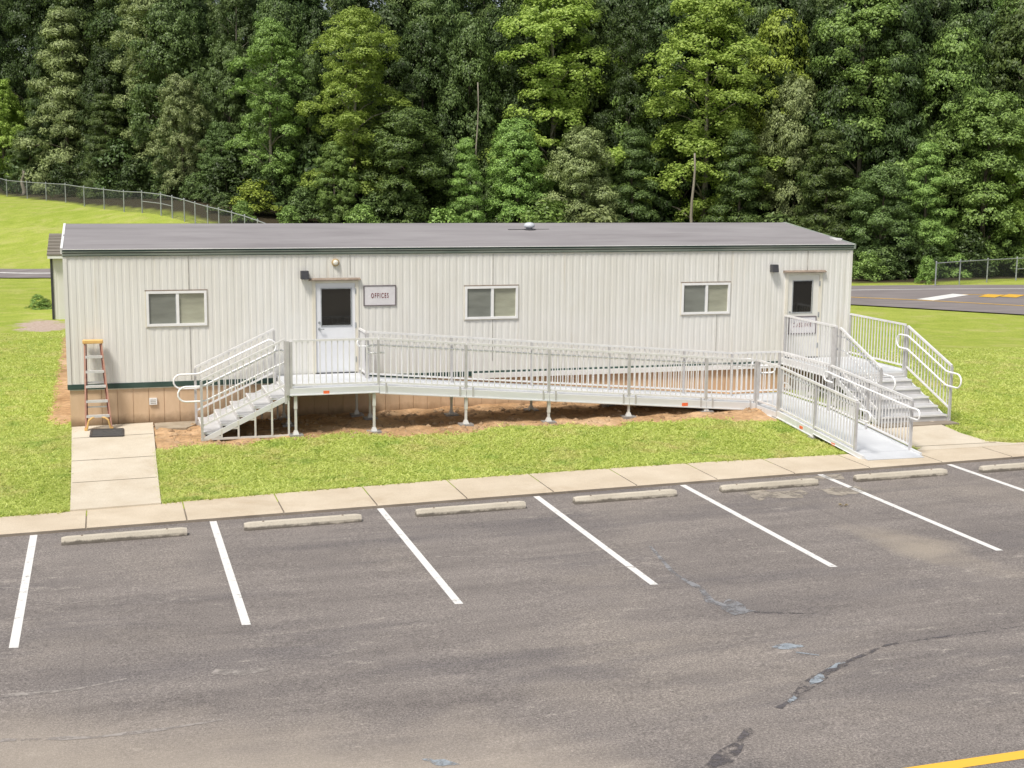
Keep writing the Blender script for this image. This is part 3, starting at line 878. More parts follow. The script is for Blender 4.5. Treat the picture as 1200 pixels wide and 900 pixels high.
# roof: two slopes, thin membrane, slightly uneven
ze = ZT+.135
def roof_pts(x, t):
    y = YF-.07+(YR-YF+.07)*t
    return y, ze+(ZR-ze)*t
b = MB(); nxr, nyr = 48, 6
def roof_half(sgn):
    vs = []
    for i in range(nxr+1):
        x = XL-.02+(XR-XL+.04)*i/nxr
        for j in range(nyr+1):
            t = j/nyr; y, z = roof_pts(x, t)
            if sgn < 0: y = 2*YR-y-.02
            z += .012*math.sin(x*2.1+j)*math.sin(t*math.pi)
            vs.append((x, y, z))
    k = nyr+1
    b.add(vs, [(i*k+j, (i+1)*k+j, (i+1)*k+j+1, i*k+j+1) for i in range(nxr) for j in range(nyr)])
    vs2 = [(x, y, z-.02) for x, y, z in vs]
roof_half(1); roof_half(-1)
roof = b.build('roof', M['roof'], bld, smooth=True)
b = MB(); b.beam((XL, YF-.066, ze+.004), (XR, YF-.066, ze+.004), .03, .012); b.build('roof_edge', M['whiteroof'], roof)
for x, s in ((XL-.025, -1), (XR+.025, 1)):
    b = MB()
    y0 = YF-.07 if s > 0 else YF+.1
    for ya, yb2 in ((y0, YR), (YR, YB+.05)):
        za = ze+(ZR-ze)*(ya-YF+.07)/(YR-YF+.07) if ya < YR else ZR
        zb = ze if yb2 > YR else ZR
        b.beam((x, ya, za-.05), (x, yb2, zb-.05), .05, .12)
    b.build('rake_board', M['whiteroof'] if s < 0 else M['greygreen'], bld)
b = MB(); b.box(XR-.12, XR+.02, YF+.55, YF+1.35, ze+.06, ze+.115); b.build('roof_curb', M['whiteroof'], roof)
# roof vent
vy = 32.0; vz = ze+(ZR-ze)*(vy-YF+.07)/(YR-YF+.07)
b = MB(); b.lathe((10.0, vy, vz-.03), [(.08, 0), (.08, .07), (.125, .08), (.135, .12), (.12, .165), (.08, .19), (.03, .2)], 24)
vent = b.build('roof_vent', M['ventgrey'], roof, smooth=True)
b = MB(); b.lathe((10.0, vy, vz-.03), [(.17, .0), (.17, .038), (.1, .045)], 20); b.build('flashing', M['dark'], vent)
b = MB(); b.beam((9.45, vy-.02, vz+.006), (9.85, vy-.02, vz+.006), .03, .012); b.build('sealant_seam', M['dark'], roof)
b = MB(); b.beam((10.15, vy-.02, vz+.006), (10.5, vy-.03, vz+.006), .02, .01); b.build('sealant_seam', M['dark'], roof)
# panel seams above openings
for x, z0, z1 in ((1.72, 3.0, 3.72), (5.15, 3.29, 3.72), (8.38, 3.0, 3.72), (13.9, 3.0, 3.72), (16.25, 3.26, 3.72), (1.72, 1.1, 2.25), (8.38, 1.3, 2.25), (13.9, 1.3, 2.25)):
    b = MB(); b.box(x-.007, x+.007, YF-.006, YF+.012, z0, z1); b.build('panel_seam', M['seam'], bld)

def window(x0, x1, z0, z1):
    b = MB(); w = .052
    b.box(x0, x1, YF-.03, YF+.05, z0, z0+w); b.box(x0, x1, YF-.03, YF+.05, z1-w, z1)
    b.box(x0, x0+w, YF-.03, YF+.05, z0+w, z1-w); b.box(x1-w, x1, YF-.03, YF+.05, z0+w, z1-w)
    fr = b.build('window', M['white'], bld)
    xm = (x0+x1)/2+.02
    b = MB(); b.box(xm-.03, xm+.03, YF-.022, YF+.045, z0+w, z1-w); b.build('mullion', M['white'], fr)
    b = MB(); b.box(x0+w, xm-.03, YF+.004, YF+.012, z0+w, z1-w); b.build('insect_screen', M['pane_screen'], fr)
    b = MB(); b.box(xm+.03, x1-w, YF+.016, YF+.024, z0+w, z1-w); b.build('pane', M['pane_blind'], fr)
    for xa, xb in ((x0+w, x0+w+.016), (xm-.046, xm-.03)):
        b = MB(); b.box(xa, xb, YF-.004, YF+.03, z0+w, z1-w); b.build('screen_edge', M['galv'], fr)
    b = MB(); b.box(x0-.022, x1+.022, YF-.014, YF+.0, z1+.002, z1+.024); b.build('caulk_line', M['rust'], fr)
    b = MB(); b.box(x0-.022, x0-.003, YF-.012, YF+.0, z0-.02, z1); b.box(x1+.003, x1+.022, YF-.012, YF+.0, z0-.02, z1); b.box(x0-.003, x1+.003, YF-.012, YF+.0, z0-.02, z0-.003)
    b.build('outer_flange', M['cream_trim'], fr)
for wdim in wins:
    window(*wdim)

def door(dd, slabmat, lite, capx, hinge_r=True):
    x0, x1, z0, z1 = dd
    fw = .05
    b = MB(); b.box(x0-.02, x0+fw, YF-.02, YF+.08, z0, z1); b.box(x1-fw, x1+.02, YF-.02, YF+.08, z0, z1); b.box(x0+fw, x1-fw, YF-.02, YF+.08, z1-fw, z1)
    fr = b.build('door_frame', M['cream_trim'], bld)
    lx0, lx1, lz0, lz1 = lite
    a, c = x0+fw+.004, x1-fw-.004; zz0, zz1 = z0+.02, z1-fw-.004
    b = MB()
    y0, y1 = YF+.005, YF+.045
    b.box(a, lx0, y0, y1, zz0, zz1); b.box(lx1, c, y0, y1, zz0, zz1); b.box(lx0, lx1, y0, y1, zz0, lz0); b.box(lx0, lx1, y0, y1, lz1, zz1)
    dr = b.build('door', slabmat, bld)
    b = MB(); b.box(lx0, lx1, YF+.02, YF+.028, lz0, lz1); b.build('pane', M['pane_dark'], dr)
    b = MB(); g = .02
    b.box(lx0-g, lx1+g, y0-.012, y0, lz0-g, lz0); b.box(lx0-g, lx1+g, y0-.012, y0, lz1, lz1+g); b.box(lx0-g, lx0, y0-.012, y0, lz0, lz1); b.box(lx1, lx1+g, y0-.012, y0, lz0, lz1)
    b.build('glazing_bead', M['black'] if slabmat is M['white'] else M['galv'], dr)
    b = MB(); b.tube([(a+.07, y0, z0+.98), (a+.07, y0-.06, z0+.98), (a+.17, y0-.06, z0+.98)], .012); b.lathe((a+.07, y0-.001, z0+.98), [(.03, 0), (.03, .008)], 12, 'y')
    b.build('handle', M['galv'], dr)
    b = MB(); b.lathe((a+.07, y0-.001, z0+1.12), [(.026, 0), (.022, .014)], 12, 'y'); b.build('deadbolt', M['galv'], dr)
    for hz in (.3, 1.05, 1.8):
        b = MB(); b.box(c-.005, c+.018, YF-.03, YF+.004, z0+hz-.06, z0+hz+.06); b.build('hinge', M['galv'], dr)
    b = MB(); b.box(x0+fw-.02, x1-fw+.02, YF-.035, YF+.05, z0-.005, z0+.018); b.build('threshold', M['dark'], dr)
    b = MB(); b.add([(capx[0], YF-.085, z1+.025), (capx[1], YF-.085, z1+.025), (capx[1], YF, z1+.06), (capx[0], YF, z1+.06), (capx[0], YF-.085, z1+.01), (capx[1], YF-.085, z1+.01), (capx[1], YF, z1+.005), (capx[0], YF, z1+.005)],
                    [(0, 1, 2, 3), (7, 6, 5, 4), (0, 4, 5, 1), (1, 5, 6, 2), (3, 2, 6, 7), (0, 3, 7, 4)])
    b.build('drip_cap', M['rust'], bld)
    return dr
M['door_white'] = simple('white_door_paint', (.64, .65, .68), (.71, .725, .75), 1.5, .42)
M['door_cream'] = simple('cream_door_paint', (.64, .625, .57), (.71, .7, .65), 2, .5)
door(D1, M['door_white'], (4.52, 5.16, 2.19, 2.985), (4.24, 5.37))
door(D2, M['door_cream'], (15.89, 16.4, 2.25, 3.0), (15.61, 16.73))
def wall_light(x, z):
    b = MB(); b.hexa([(x-.085, YF-.16, z-.09), (x+.085, YF-.16, z-.09), (x+.085, YF-.012, z-.09), (x-.085, YF-.012, z-.09)],
                     [(x-.085, YF-.12, z+.09), (x+.085, YF-.12, z+.09), (x+.085, YF-.012, z+.09), (x-.085, YF-.012, z+.09)])
    o = b.build('wall_light', M['dark'], bld, bevel=.006)
    b = MB(); b.box(x-.07, x+.07, YF-.145, YF-.03, z-.097, z-.0905); b.build('lens', M['lamp'], o)
wall_light(4.15, 3.3); wall_light(15.33, 3.32)
b = MB(); b.lathe((4.83, YF-.002, 3.56), [(.085, 0), (.085, .03), (.06, .04)], 20, 'y'); o = b.build('round_lamp', M['brass'], bld)
b = MB(); b.lathe((4.83, YF-.042, 3.56), [(.056, 0), (.05, .03), (.025, .045)], 18, 'y'); b.build('lens', M['lamp'], o)

def text_mesh(txt, size, sx, bold=.016):
    cu = bpy.data.curves.new('txt', 'FONT'); cu.body = txt; cu.size = size; cu.align_x = 'CENTER'; cu.align_y = 'CENTER'
    cu.extrude = .002; cu.offset = bold*size; cu.space_character = 1.45; cu.resolution_u = 4
    o = bpy.data.objects.new('txt', cu); COL.objects.link(o)
    dg = bpy.context.evaluated_depsgraph_get()
    me = bpy.data.meshes.new_from_object(o.evaluated_get(dg))
    bpy.data.objects.remove(o)
    for v_ in me.vertices:
        v_.co.x *= sx
    return me
def sign(x0, x1, z0, z1, y, txt, label, size, sx):
    t = thing('sign', label, 'sign', ((x0+x1)/2, y, (z0+z1)/2))
    b = MB(); b.box(x0, x1, y-.012, y, z0, z1); b.build('sign_panel', M['sign'], t)
    b = MB(); w = .022
    b.box(x0-.004, x1+.004, y-.02, y, z0-w, z0); b.box(x0-.004, x1+.004, y-.02, y, z1, z1+w); b.box(x0-w, x0, y-.02, y, z0-w, z1+w); b.box(x1, x1+w, y-.02, y, z0-w, z1+w)
    b.build('sign_frame', M['signframe'], t)
    me = text_mesh(txt, size, sx); me.materials.clear(); me.materials.append(M['signtext'])
    o = bpy.data.objects.new('lettering', me); COL.objects.link(o); o.parent = t
    o.location = (0, -.0145, -.005 if txt == 'OFFICES' else .0); o.rotation_euler = (math.pi/2, 0, 0)
sign(5.46, 6.14, 2.62, 3.03, YF-.002, 'OFFICES', 'grey sign reading OFFICES on the white wall beside the white door', .15, .52)
sign(15.82, 16.52, 1.74, 2.13, YF+.004, 'CLASSROOM', 'grey sign reading CLASSROOM hung on the cream door behind the railing', .145, .48)

# outbuilding behind
def outbuilding():
    x0, x1, y0, y1 = -1.72, 6.5, 50, 56; zb, zt, zr = .3, 2.55, 3.15
    t = thing('outbuilding', 'small white outbuilding with brown shingle roof standing behind the long trailer', 'building', (2, 53, .3))
    b = MB()
    ribbed(b, (x0, y0), (1, 0), (0, -1), x1-x0, zb, lambda s: zt, pitch=.3); ribbed(b, (x1, y0), (0, 1), (1, 0), y1-y0, zb, lambda s: zt+(zr-zt)*(1-abs(s-3)/3)*.95, pitch=.3)
    ribbed(b, (x1, y1), (-1, 0), (0, 1), x1-x0, zb, lambda s: zt, pitch=.3); ribbed(b, (x0, y1), (0, -1), (-1, 0), y1-y0, zb, lambda s: zt+(zr-zt)*(1-abs(s-3)/3)*.95, pitch=.3)
    b.build('wall', M['wall'], t)
    b = MB()
    for ya, yb_ in ((y0-.25, (y0+y1)/2), (y1+.25, (y0+y1)/2)):
        n = 7
        for i in range(n):
            t0_, t1_ = i/n, (i+1)/n
            za, zc = zt+(zr-zt)*t0_, zt+(zr-zt)*t1_
            A, C = ya+(yb_-ya)*t0_, ya+(yb_-ya)*t1_
            b.hexa([(x0-.12, A, za), (x1+.12, A, za), (x1+.12, C, zc), (x0-.12, C, zc)], [(x0-.12, A, za+.05), (x1+.12, A, za+.05), (x1+.12, C, zc+.02), (x0-.12, C, zc+.02)])
    b.build('roof', M['shingle_roof'], t)
    b = MB(); b.box(x0-.1, x1+.1, y0-.24, y0-.16, zt-.1, zt-.005); b.build('eave_trim', M['whiteroof'], t)
    b = MB(); b.box(x0-.03, x0+.05, y0-.03, y0+.03, zb, zt-.12); b.build('downspout', M['dark'], t)
outbuilding()

# ------------------------------------------------------------------ aluminium access system
def gzs(x, y):
    return grid_z(x, y)

def guard(parent, a, c, h=1.0, lift=.1, nb=None, posts=(1, 1), top_ext=0, bal_name='baluster', bal_as='each', post_drop=.12, wide=.05):
    """railing panel between plan points a=(x,y,zdeck) and c; parts: rails mesh (guard_rail) with posts and balusters under it"""
    a = Vector(a); c = Vector(c); up = Vector((0, 0, 1))
    b = MB()
    b.beam(a+up*h, c+up*h, .045, .042)
    g = b.build('guard_rail', M['rail'], parent)
    b = MB(); b.beam(a+up*lift, c+up*lift, .032, .036); b.build('bottom_rail', M['rail'], g)
    for e, p in zip(posts, (a, c)):
        if e:
            b = MB(); b.box(p.x-wide/2, p.x+wide/2, p.y-.025, p.y+.025, p.z-post_drop, p.z+h-.022); b.build('post', M['post'], g)
    n = nb or max(1, round((c-a).length/.128)-1)
    for i in range(1, n+1):
        p = a.lerp(c, i/(n+1))
        if bal_as == 'each':
            b = MB(); b.box(p.x-.0095, p.x+.0095, p.y-.0095, p.y+.0095, p.z+lift+.01, p.z+h-.02); b.build('baluster', M['rail'], g)
        else:
            bal_as.box(p.x-.0095, p.x+.0095, p.y-.0095, p.y+.0095, p.z+lift+.01, p.z+h-.02)
    return g

def arc(c, r, a0, a1, ux, uy, n=7):
    return [Vector(c)+Vector(ux)*(r*math.cos(a0+(a1-a0)*i/n))+Vector(uy)*(r*math.sin(a0+(a1-a0)*i/n)) for i in range(n+1)]

def handrail(parent, pts, drop, ext0, ext1, double=False, ret=.3):
    """pipe rail: pts along the slope at upper height; at both ends it runs on level, loops down by drop and comes back"""
    pts = [Vector(p) for p in pts]; r = drop/2
    d0 = (pts[0]-pts[1]); d0.z = 0; d0.normalize()
    d1 = (pts[-1]-pts[-2]); d1.z = 0; d1.normalize()
    up = Vector((0, 0, 1)); dn = Vector((0, 0, -drop))
    e0 = pts[0]+d0*ext0; e1 = pts[-1]+d1*ext1
    loop0 = arc(e0+dn/2, r, -math.pi/2, math.pi/2, d0, up)         # lower to upper
    loop1 = arc(e1+dn/2, r, math.pi/2, -math.pi/2, d1, up)
    b = MB()
    if double:
        b.tube(loop0 + pts + loop1 + [p+dn for p in reversed(pts)], .019, 8, True)
    else:
        b.tube([e0+dn-d0*ret] + loop0 + pts + loop1 + [e1+dn-d1*ret], .019, 8)
    return b.build('handrail', M['rail_bright'], parent, smooth=True)

def leg(parent, x, y, ztop, foot=.28, zg=None):
    zg = gzs(x, y) if zg is None else zg
    if ztop-zg < .06: return
    b = MB(); b.box(x-.024, x+.024, y-.024, y+.024, zg+.04, ztop)
    l = b.build('leg', M['leg'], parent)
    hh = ztop-zg
    if hh > .45:
        b = MB(); b.box(x-.032, x+.032, y-.032, y+.032, ztop-.28, ztop-.02); b.build('collar', M['leg'], l)
    b = MB(); b.hexa([(x-.06, y-.06, zg+.03), (x+.06, y-.06, zg+.03), (x+.06, y+.06, zg+.03), (x-.06, y+.06, zg+.03)], [(x-.032, y-.032, zg+.11), (x+.032, y-.032, zg+.11), (x+.032, y+.032, zg+.11), (x-.032, y+.032, zg+.11)])
    b.build('leg_boot', M['leg'], l)
    b = MB(); b.box(x-foot/2, x+foot/2, y-foot/2, y+foot/2, zg-.03, zg+.032); b.build('foot_plate', M['foot'], l)

def slab_deck(parent, quad, th=.045, groove_dir=None, name='deck', mat=None):
    """quad: four (x,y,z) corners, top surface"""
    b = MB(); b.hexa([(x, y, z-th) for x, y, z in quad], quad)
    return b.build(name, mat or M['deck'], parent)

def side_channel(parent, a, c, name='side_channel', up=.035, down=.13, w=.045):
    a = Vector(a); c = Vector(c); b = MB()
    u = Vector((0, 0, up)); dd = Vector((0, 0, -down)); mid = Vector((0, 0, -.05))
    n = (c-a).cross(Vector((0, 0, 1))).normalized()*(w/2)
    b.hexa([a+dd-n, c+dd-n, c+dd+n, a+dd+n], [a+u-n, c+u-n, c+u+n, a+u+n])
    # flange along the foot of the channel
    n2 = n*1.9
    b.hexa([a+dd-n2, c+dd-n2, c+dd+n2, a+dd+n2], [a+dd*.82-n2, c+dd*.82-n2, c+dd*.82+n2, a+dd*.82+n2])
    return b.build(name, M['curb'], parent)

RYF, RYB = 27.37, 28.62
# --- platform at the OFFICES door
PX0, PX1 = 3.52, 5.35
pl1 = thing('entrance_platform', 'aluminium landing on legs in front of the white OFFICES door', 'platform', (4.4, 28.4, .15))
slab_deck(pl1, [(PX0, RYF, ZF), (PX1, RYF, ZF), (PX1, 29.47, ZF), (PX0, 29.47, ZF)])
side_channel(pl1, (PX0, RYF-.023, ZF), (PX1, RYF-.023, ZF), down=.11)
side_channel(pl1, (PX1, 28.66, ZF-.04), (PX1, 29.47, ZF-.04))
side_channel(pl1, (PX0+.02, RYF, ZF-.04), (PX0+.02, 29.47, ZF-.04), down=.1)
guard(pl1, (PX0+.03, RYF+.01, ZF), (PX1-.005, RYF+.01, ZF), 1.0, .1, 14, (0, 1))
b = MB(); b.box(PX0-.07, PX0+.0, RYF-.05, RYF-.0, ZF-.1, ZF+1.0); b.build('end_plate', M['post'], pl1)
b = MB(); b.box(PX0+.012, PX0+.062, RYF-.04, RYF+.05, ZF-.1, ZF+.985); b.build('post', M['post'], pl1)
guard(pl1, (PX1-.02, 28.68, ZF), (PX1-.02, 29.42, ZF), .98, .1, 5, (1, 1))
b = MB(); b.box(4.2, 4.32, RYF-.049, RYF-.046, ZF-.09, ZF-.03); b.build('orange_tag', M['orange'], pl1)
for x in (PX0+.12, PX1-.1): leg(pl1, x, RYF+.02, ZF-.11)
leg(pl1, PX0+.12, 28.5, ZF-.05); leg(pl1, PX0+.12, 29.3, ZF-.05); leg(pl1, PX1-.12, 29.3, ZF-.05)

# --- long ramp
RX1 = 13.9; ZC = .43
rz = lambda x: ZF+(ZC-ZF)*(x-PX1)/(RX1-PX1)
lramp = thing('wheelchair_ramp', 'long aluminium ramp that descends along the wall from the OFFICES landing', 'ramp', (9.6, 28, .2))
joints = [PX1+.004, 7.2, 9.03, 10.86, 12.69, RX1-.004]
for xa, xb in zip(joints, joints[1:]):
    slab_deck(lramp, [(xa+.003, RYF, rz(xa)), (xb-.003, RYF, rz(xb)), (xb-.003, RYB, rz(xb)), (xa+.003, RYB, rz(xa))])
    for y in (RYF-.023, RYB+.023):
        side_channel(lramp, (xa+.004, y, rz(xa)), (xb-.004, y, rz(xb)))
    for xx in (xa+.14, xb-.14):
        b = MB(); b.box(xx-.018, xx+.018, RYF-.056, RYF-.0465, rz(xx)-.13, rz(xx)+.1); b.build('bracket', M['post'], lramp)
rest = MB(); used = 0
for k, (xa, xb) in enumerate(zip(joints, joints[1:])):
    n = 14 if xb-xa > 1.5 else 9
    guard(lramp, (xa+.02 if k else xa+.01, RYF+.01, rz(xa)), (xb, RYF+.01, rz(xb)), 1.0, .1, n, (0, 1), wide=.06)
for k, (xa, xb) in enumerate(zip(joints, joints[1:])):
    n = 14 if xb-xa > 1.5 else 9
    guard(lramp, (xa, RYB-.01, rz(xa)), (xb, RYB-.01, rz(xb)), 1.0, .1, n, (1 if k == 0 else 0, 1), bal_as='each' if k in (1, 2) else rest)
ro = rest.build('baluster', M['rail'], lramp); tag(ro, kind='stuff')
for y in (RYF+.075, RYB-.075):
    handrail(lramp, [(PX1+.05, y, ZF+.86), (PX1+.3, y, rz(PX1+.3)+.86), (RX1-.1, y, rz(RX1-.1)+.86), (RX1+.12, y, ZC+.86)], .16, .2, .3)
for x in joints[1:5]:
    for y in (RYF+.0, RYB-.0):
        leg(lramp, x, y, rz(x)-.1)
leg(lramp, PX1+.05, RYB, rz(PX1)-.1)
b = MB(); b.box(12.1, 12.24, RYF-.049, RYF-.046, rz(12.17)-.1, rz(12.17)-.03); b.build('orange_tag', M['orange'], lramp)

# --- corner landing
CX0, CX1, CY0, CY1 = RX1+.004, 15.14, 26.3, RYB
cor = thing('corner_platform', 'low square aluminium landing where the two ramps meet at a corner', 'platform', (14.5, 27.4, .2))
slab_deck(cor, [(CX0, CY0, ZC), (CX1, CY0, ZC), (CX1, CY1, ZC), (CX0, CY1, ZC)])
side_channel(cor, (CX0+.02, CY0, ZC-.04), (CX0+.02, RYF-.06, ZC-.04), down=.11); side_channel(cor, (CX1+.02, CY0, ZC), (CX1+.02, CY1, ZC)); side_channel(cor, (CX0, CY1+.023, ZC), (CX1, CY1+.023, ZC)); side_channel(cor, (CX0, CY0+.02, ZC-.045), (CX1, CY0+.02, ZC-.045), down=.09)
guard(cor, (CX0+.02, RYF-.06, ZC), (CX0+.02, CY0+.04, ZC), 1.0, .1, 3, (1, 1))
guard(cor, (CX0+.03, CY1-.01, ZC), (CX1-.02, CY1-.01, ZC), 1.0, .1, 9, (0, 1))
guard(cor, (CX1-.0, CY1-.05, ZC), (CX1-.0, CY0+.04, ZC), 1.0, .1, 15, (0, 1))
for x in (CX0+.12, CX1-.1):
    for y in (CY0+.1, CY1-.1): leg(cor, x, y, ZC-.04)

# --- short ramp towards the sidewalk
sr = thing('wheelchair_ramp', 'short aluminium ramp that runs down to the sidewalk from the corner landing', 'ramp', (14.4, 24.4, .2))
A0, A1 = Vector((13.92, CY0-.004, ZC)), Vector((15.12, CY0-.004, ZC))
B0, B1 = Vector((13.86, 22.52, .162)), Vector((15.02, 22.42, .178))
S0, S1 = A0.lerp(B0, .87), A1.lerp(B1, .87)
quad = lambda t0, t1: [tuple(A0.lerp(B0, t0)), tuple(A0.lerp(B0, t1)), tuple(A1.lerp(B1, t1)), tuple(A1.lerp(B1, t0))]
slab_deck(sr, quad(0, .435), .04); slab_deck(sr, quad(.438, .87), .04)
b = MB(); qd = quad(.872, 1.0)
b.hexa([(x, y, z-(.04 if i in (0, 3) else .012)) for i, (x, y, z) in enumerate(qd)], qd); b.build('toe_plate', M['deck'], sr)
for P0, P1, s in ((A0, B0, -1), (A1, B1, 1)):
    off = Vector((s*.02, 0, 0))
    side_channel(sr, P0+off, P0.lerp(P1, .435)+off, up=.04, down=.11); side_channel(sr, P0.lerp(P1, .438)+off, P0.lerp(P1, .96)+off, up=.04, down=.04)
    g0, gm_, g1 = P0.lerp(P1, .015), P0.lerp(P1, .43), P0.lerp(P1, .865)
    guard(sr, g0, gm_, 1.0, .1, 12, (1, 1)); guard(sr, gm_, g1, 1.0, .1, 13, (0, 1))
    ins = Vector((-s*.07, 0, 0)); h = Vector((0, 0, .86))
    handrail(sr, [P0+ins+h+Vector((0, -.1, 0)), P0.lerp(P1, .08)+ins+h, P0.lerp(P1, .85)+ins+h, P0.lerp(P1, .88)+ins+h+Vector((0, 0, .0))], .2, .12, .24)
    for t in (.43,):
        p = P0.lerp(P1, t); leg(sr, p.x, p.y, p.z-.06, .2)
for t, P0, P1 in ((.3, A0, B0), (.66, A0, B0)):
    p = P0.lerp(P1, t)
    b = MB(); b.box(p.x-.047, p.x-.0435, p.y-.07, p.y+.07, p.z-.07, p.z-.01); b.build('orange_tag', M['orange'], sr)

# --- stairs
def staircase(name, label, O, run_dir, side_dir, width, rise_total, n, tread, zb, hr_ext=.3, hr_top=.0, frame=True, skirt=False, front_side=0):
    """O: plan point at the TOP edge on side 0; run_dir: plan direction going DOWN; side_dir: across"""
    rd = Vector((*run_dir, 0)); sd = Vector((*side_dir, 0)); O = Vector((*O, 0))
    zt = zb+rise_total; rs = rise_total/n
    t = thing(name, label, 'stairs', tuple(O+rd*.8+sd*width/2+Vector((0, 0, zb))))
    P = lambda r, s, z: tuple(O+rd*r+sd*s+Vector((0, 0, z)))
    run = tread*(n-1)
    for i in range(1, n):
        z = zt-rs*i; r0 = tread*(i-1)
        b = MB(); b.hexa([P(r0-.03, .03, z-.04), P(r0+tread, .03, z-.04), P(r0+tread, width-.03, z-.04), P(r0-.03, width-.03, z-.04)],
                         [P(r0-.03, .03, z), P(r0+tread, .03, z), P(r0+tread, width-.03, z), P(r0-.03, width-.03, z)])
        tr = b.build('tread', M['tread'], t)
        b = MB(); b.hexa([P(r0+tread-.0, .03, z-.035), P(r0+tread+.02, .03, z-.035), P(r0+tread+.02, width-.03, z-.035), P(r0+tread-.0, width-.03, z-.035)],
                         [P(r0+tread-.0, .03, z+.002), P(r0+tread+.02, .03, z+.002), P(r0+tread+.02, width-.03, z+.002), P(r0+tread-.0, width-.03, z+.002)])
        b.build('nosing', M['rail'], tr)
    for i in range(1, n+1):
        z1 = zt-rs*(i-1)-.045; z0 = zt-rs*i+.002; r0 = tread*(i-1)-.01
        b = MB(); b.hexa([P(r0-.006, .03, z0), P(r0+.006, .03, z0), P(r0+.006, width-.03, z0), P(r0-.006, width-.03, z0)], [P(r0-.006, .03, z1), P(r0+.006, .03, z1), P(r0+.006, width-.03, z1), P(r0-.006, width-.03, z1)])
        b.build('riser', M['riser'], t)
    for s in (0, width):
        # stringer plate
        b = MB(); w = .02
        zl = lambda r: zt-rs*(r/tread)-.0
        top = [P(-.02, s, zt+.03), P(run+.06, s, zl(run)+.04-rs*.2)]
        a0, a1 = Vector(P(0, s, zt-.05)), Vector(P(run+.04, s, zt-rs*(n-1)-.09))
        b.beam(a0+Vector((0, 0, -.1)), a1+Vector((0, 0, -.07)), .035, .1); st = b.build('stringer', M['curb'], t)
        if frame:
            b = MB(); zg = zb+.03
            b.beam(P(-.02, s, zg), P(run+.08, s, zg), .04, .04)
            for i in range(0, n-1):
                r = tread*i
                b.beam(P(r+.01, s, zg), P(r+.01, s, zt-rs*(i)-.1), .036, .036)
                if i: b.beam(P(r, s, zt-rs*(i+1)-.09), P(r+tread, s, zt-rs*(i+1)-.09), .03, .034)
            b.build('side_frame', M['leg'], t)
        # guard
        ga = O+rd*.06+sd*s+Vector((0, 0, zt-rs*.2)); gc = O+rd*(run+.05)+sd*s+Vector((0, 0, zb+rs*1.0))
        g = guard(t, ga, gc, 1.06, .14, 13, (1, 1), post_drop=.25)
        ins = sd*(.065 if s == 0 else -.065)
        hand = lambda p: p+ins+Vector((0, 0, .9))
        handrail(t, [hand(ga.lerp(gc, .07)), hand(ga.lerp(gc, .12)), hand(ga.lerp(gc, .94)), hand(gc)+Vector((0, 0, .03))], .3, hr_top, hr_ext, True)
    if skirt:
        b = MB(); b.hexa([P(run-.02, -.06, zb-.16), P(run+.34, -.06, zb-.16), P(run+.34, width+.06, zb-.16), P(run-.02, width+.06, zb-.16)], [P(run-.02, -.06, zb-.0), P(run+.34, -.06, zb-.0), P(run+.34, width+.06, zb-.0), P(run-.02, width+.06, zb-.0)])
        b.build('base_slab', M['curbdark'], t)
    return t
zb1 = .17
staircase('entrance_stairs', 'aluminium stairs that climb sideways along the wall to the OFFICES landing', (PX0-.01, RYF+.04), (-1, 0), (0, 1), 1.85, ZF-zb1, 6, .335, zb1)
# --- platform and stairs at the CLASSROOM door
QX0, QX1, QY0 = 15.66, 17.42, 26.95
pl2 = thing('entrance_platform', 'aluminium landing with railings in front of the cream CLASSROOM door', 'platform', (16.5, 28.3, .25))
slab_deck(pl2, [(QX0, QY0, ZF), (QX1, QY0, ZF), (QX1, 29.47, ZF), (QX0, 29.47, ZF)])
side_channel(pl2, (QX0-.02, QY0, ZF), (QX0-.02, 29.47, ZF)); side_channel(pl2, (QX1+.02, QY0, ZF), (QX1+.02, 29.47, ZF)); side_channel(pl2, (QX0, QY0+.02, ZF-.045), (QX1, QY0+.02, ZF-.045), down=.08)
guard(pl2, (QX0, 29.42, ZF), (QX0, QY0+.06, ZF), 1.05, .1, 18, (1, 1), post_drop=.1)
guard(pl2, (QX1, 29.42, ZF), (QX1, QY0+.06, ZF), 1.05, .12, 18, (1, 1), post_drop=.1)
b = MB(); b.box(QX0-.012, QX0+.012, QY0+.02, QY0+.24, ZF-.1, ZF+1.02); b.build('end_plate', M['post'], pl2)
for x in (QX0+.08, QX1-.08):
    for y in (QY0+.1, 28.2, 29.3): leg(pl2, x, y, ZF-.05)
zb2 = .3
staircase('entrance_stairs', 'wide aluminium stairs that come down from the CLASSROOM landing towards the sidewalk', (QX0+.02, QY0-.01), (0, -1), (1, 0), QX1-QX0-.04, ZF-zb2, 6, .35, zb2, hr_top=.3, skirt=True)

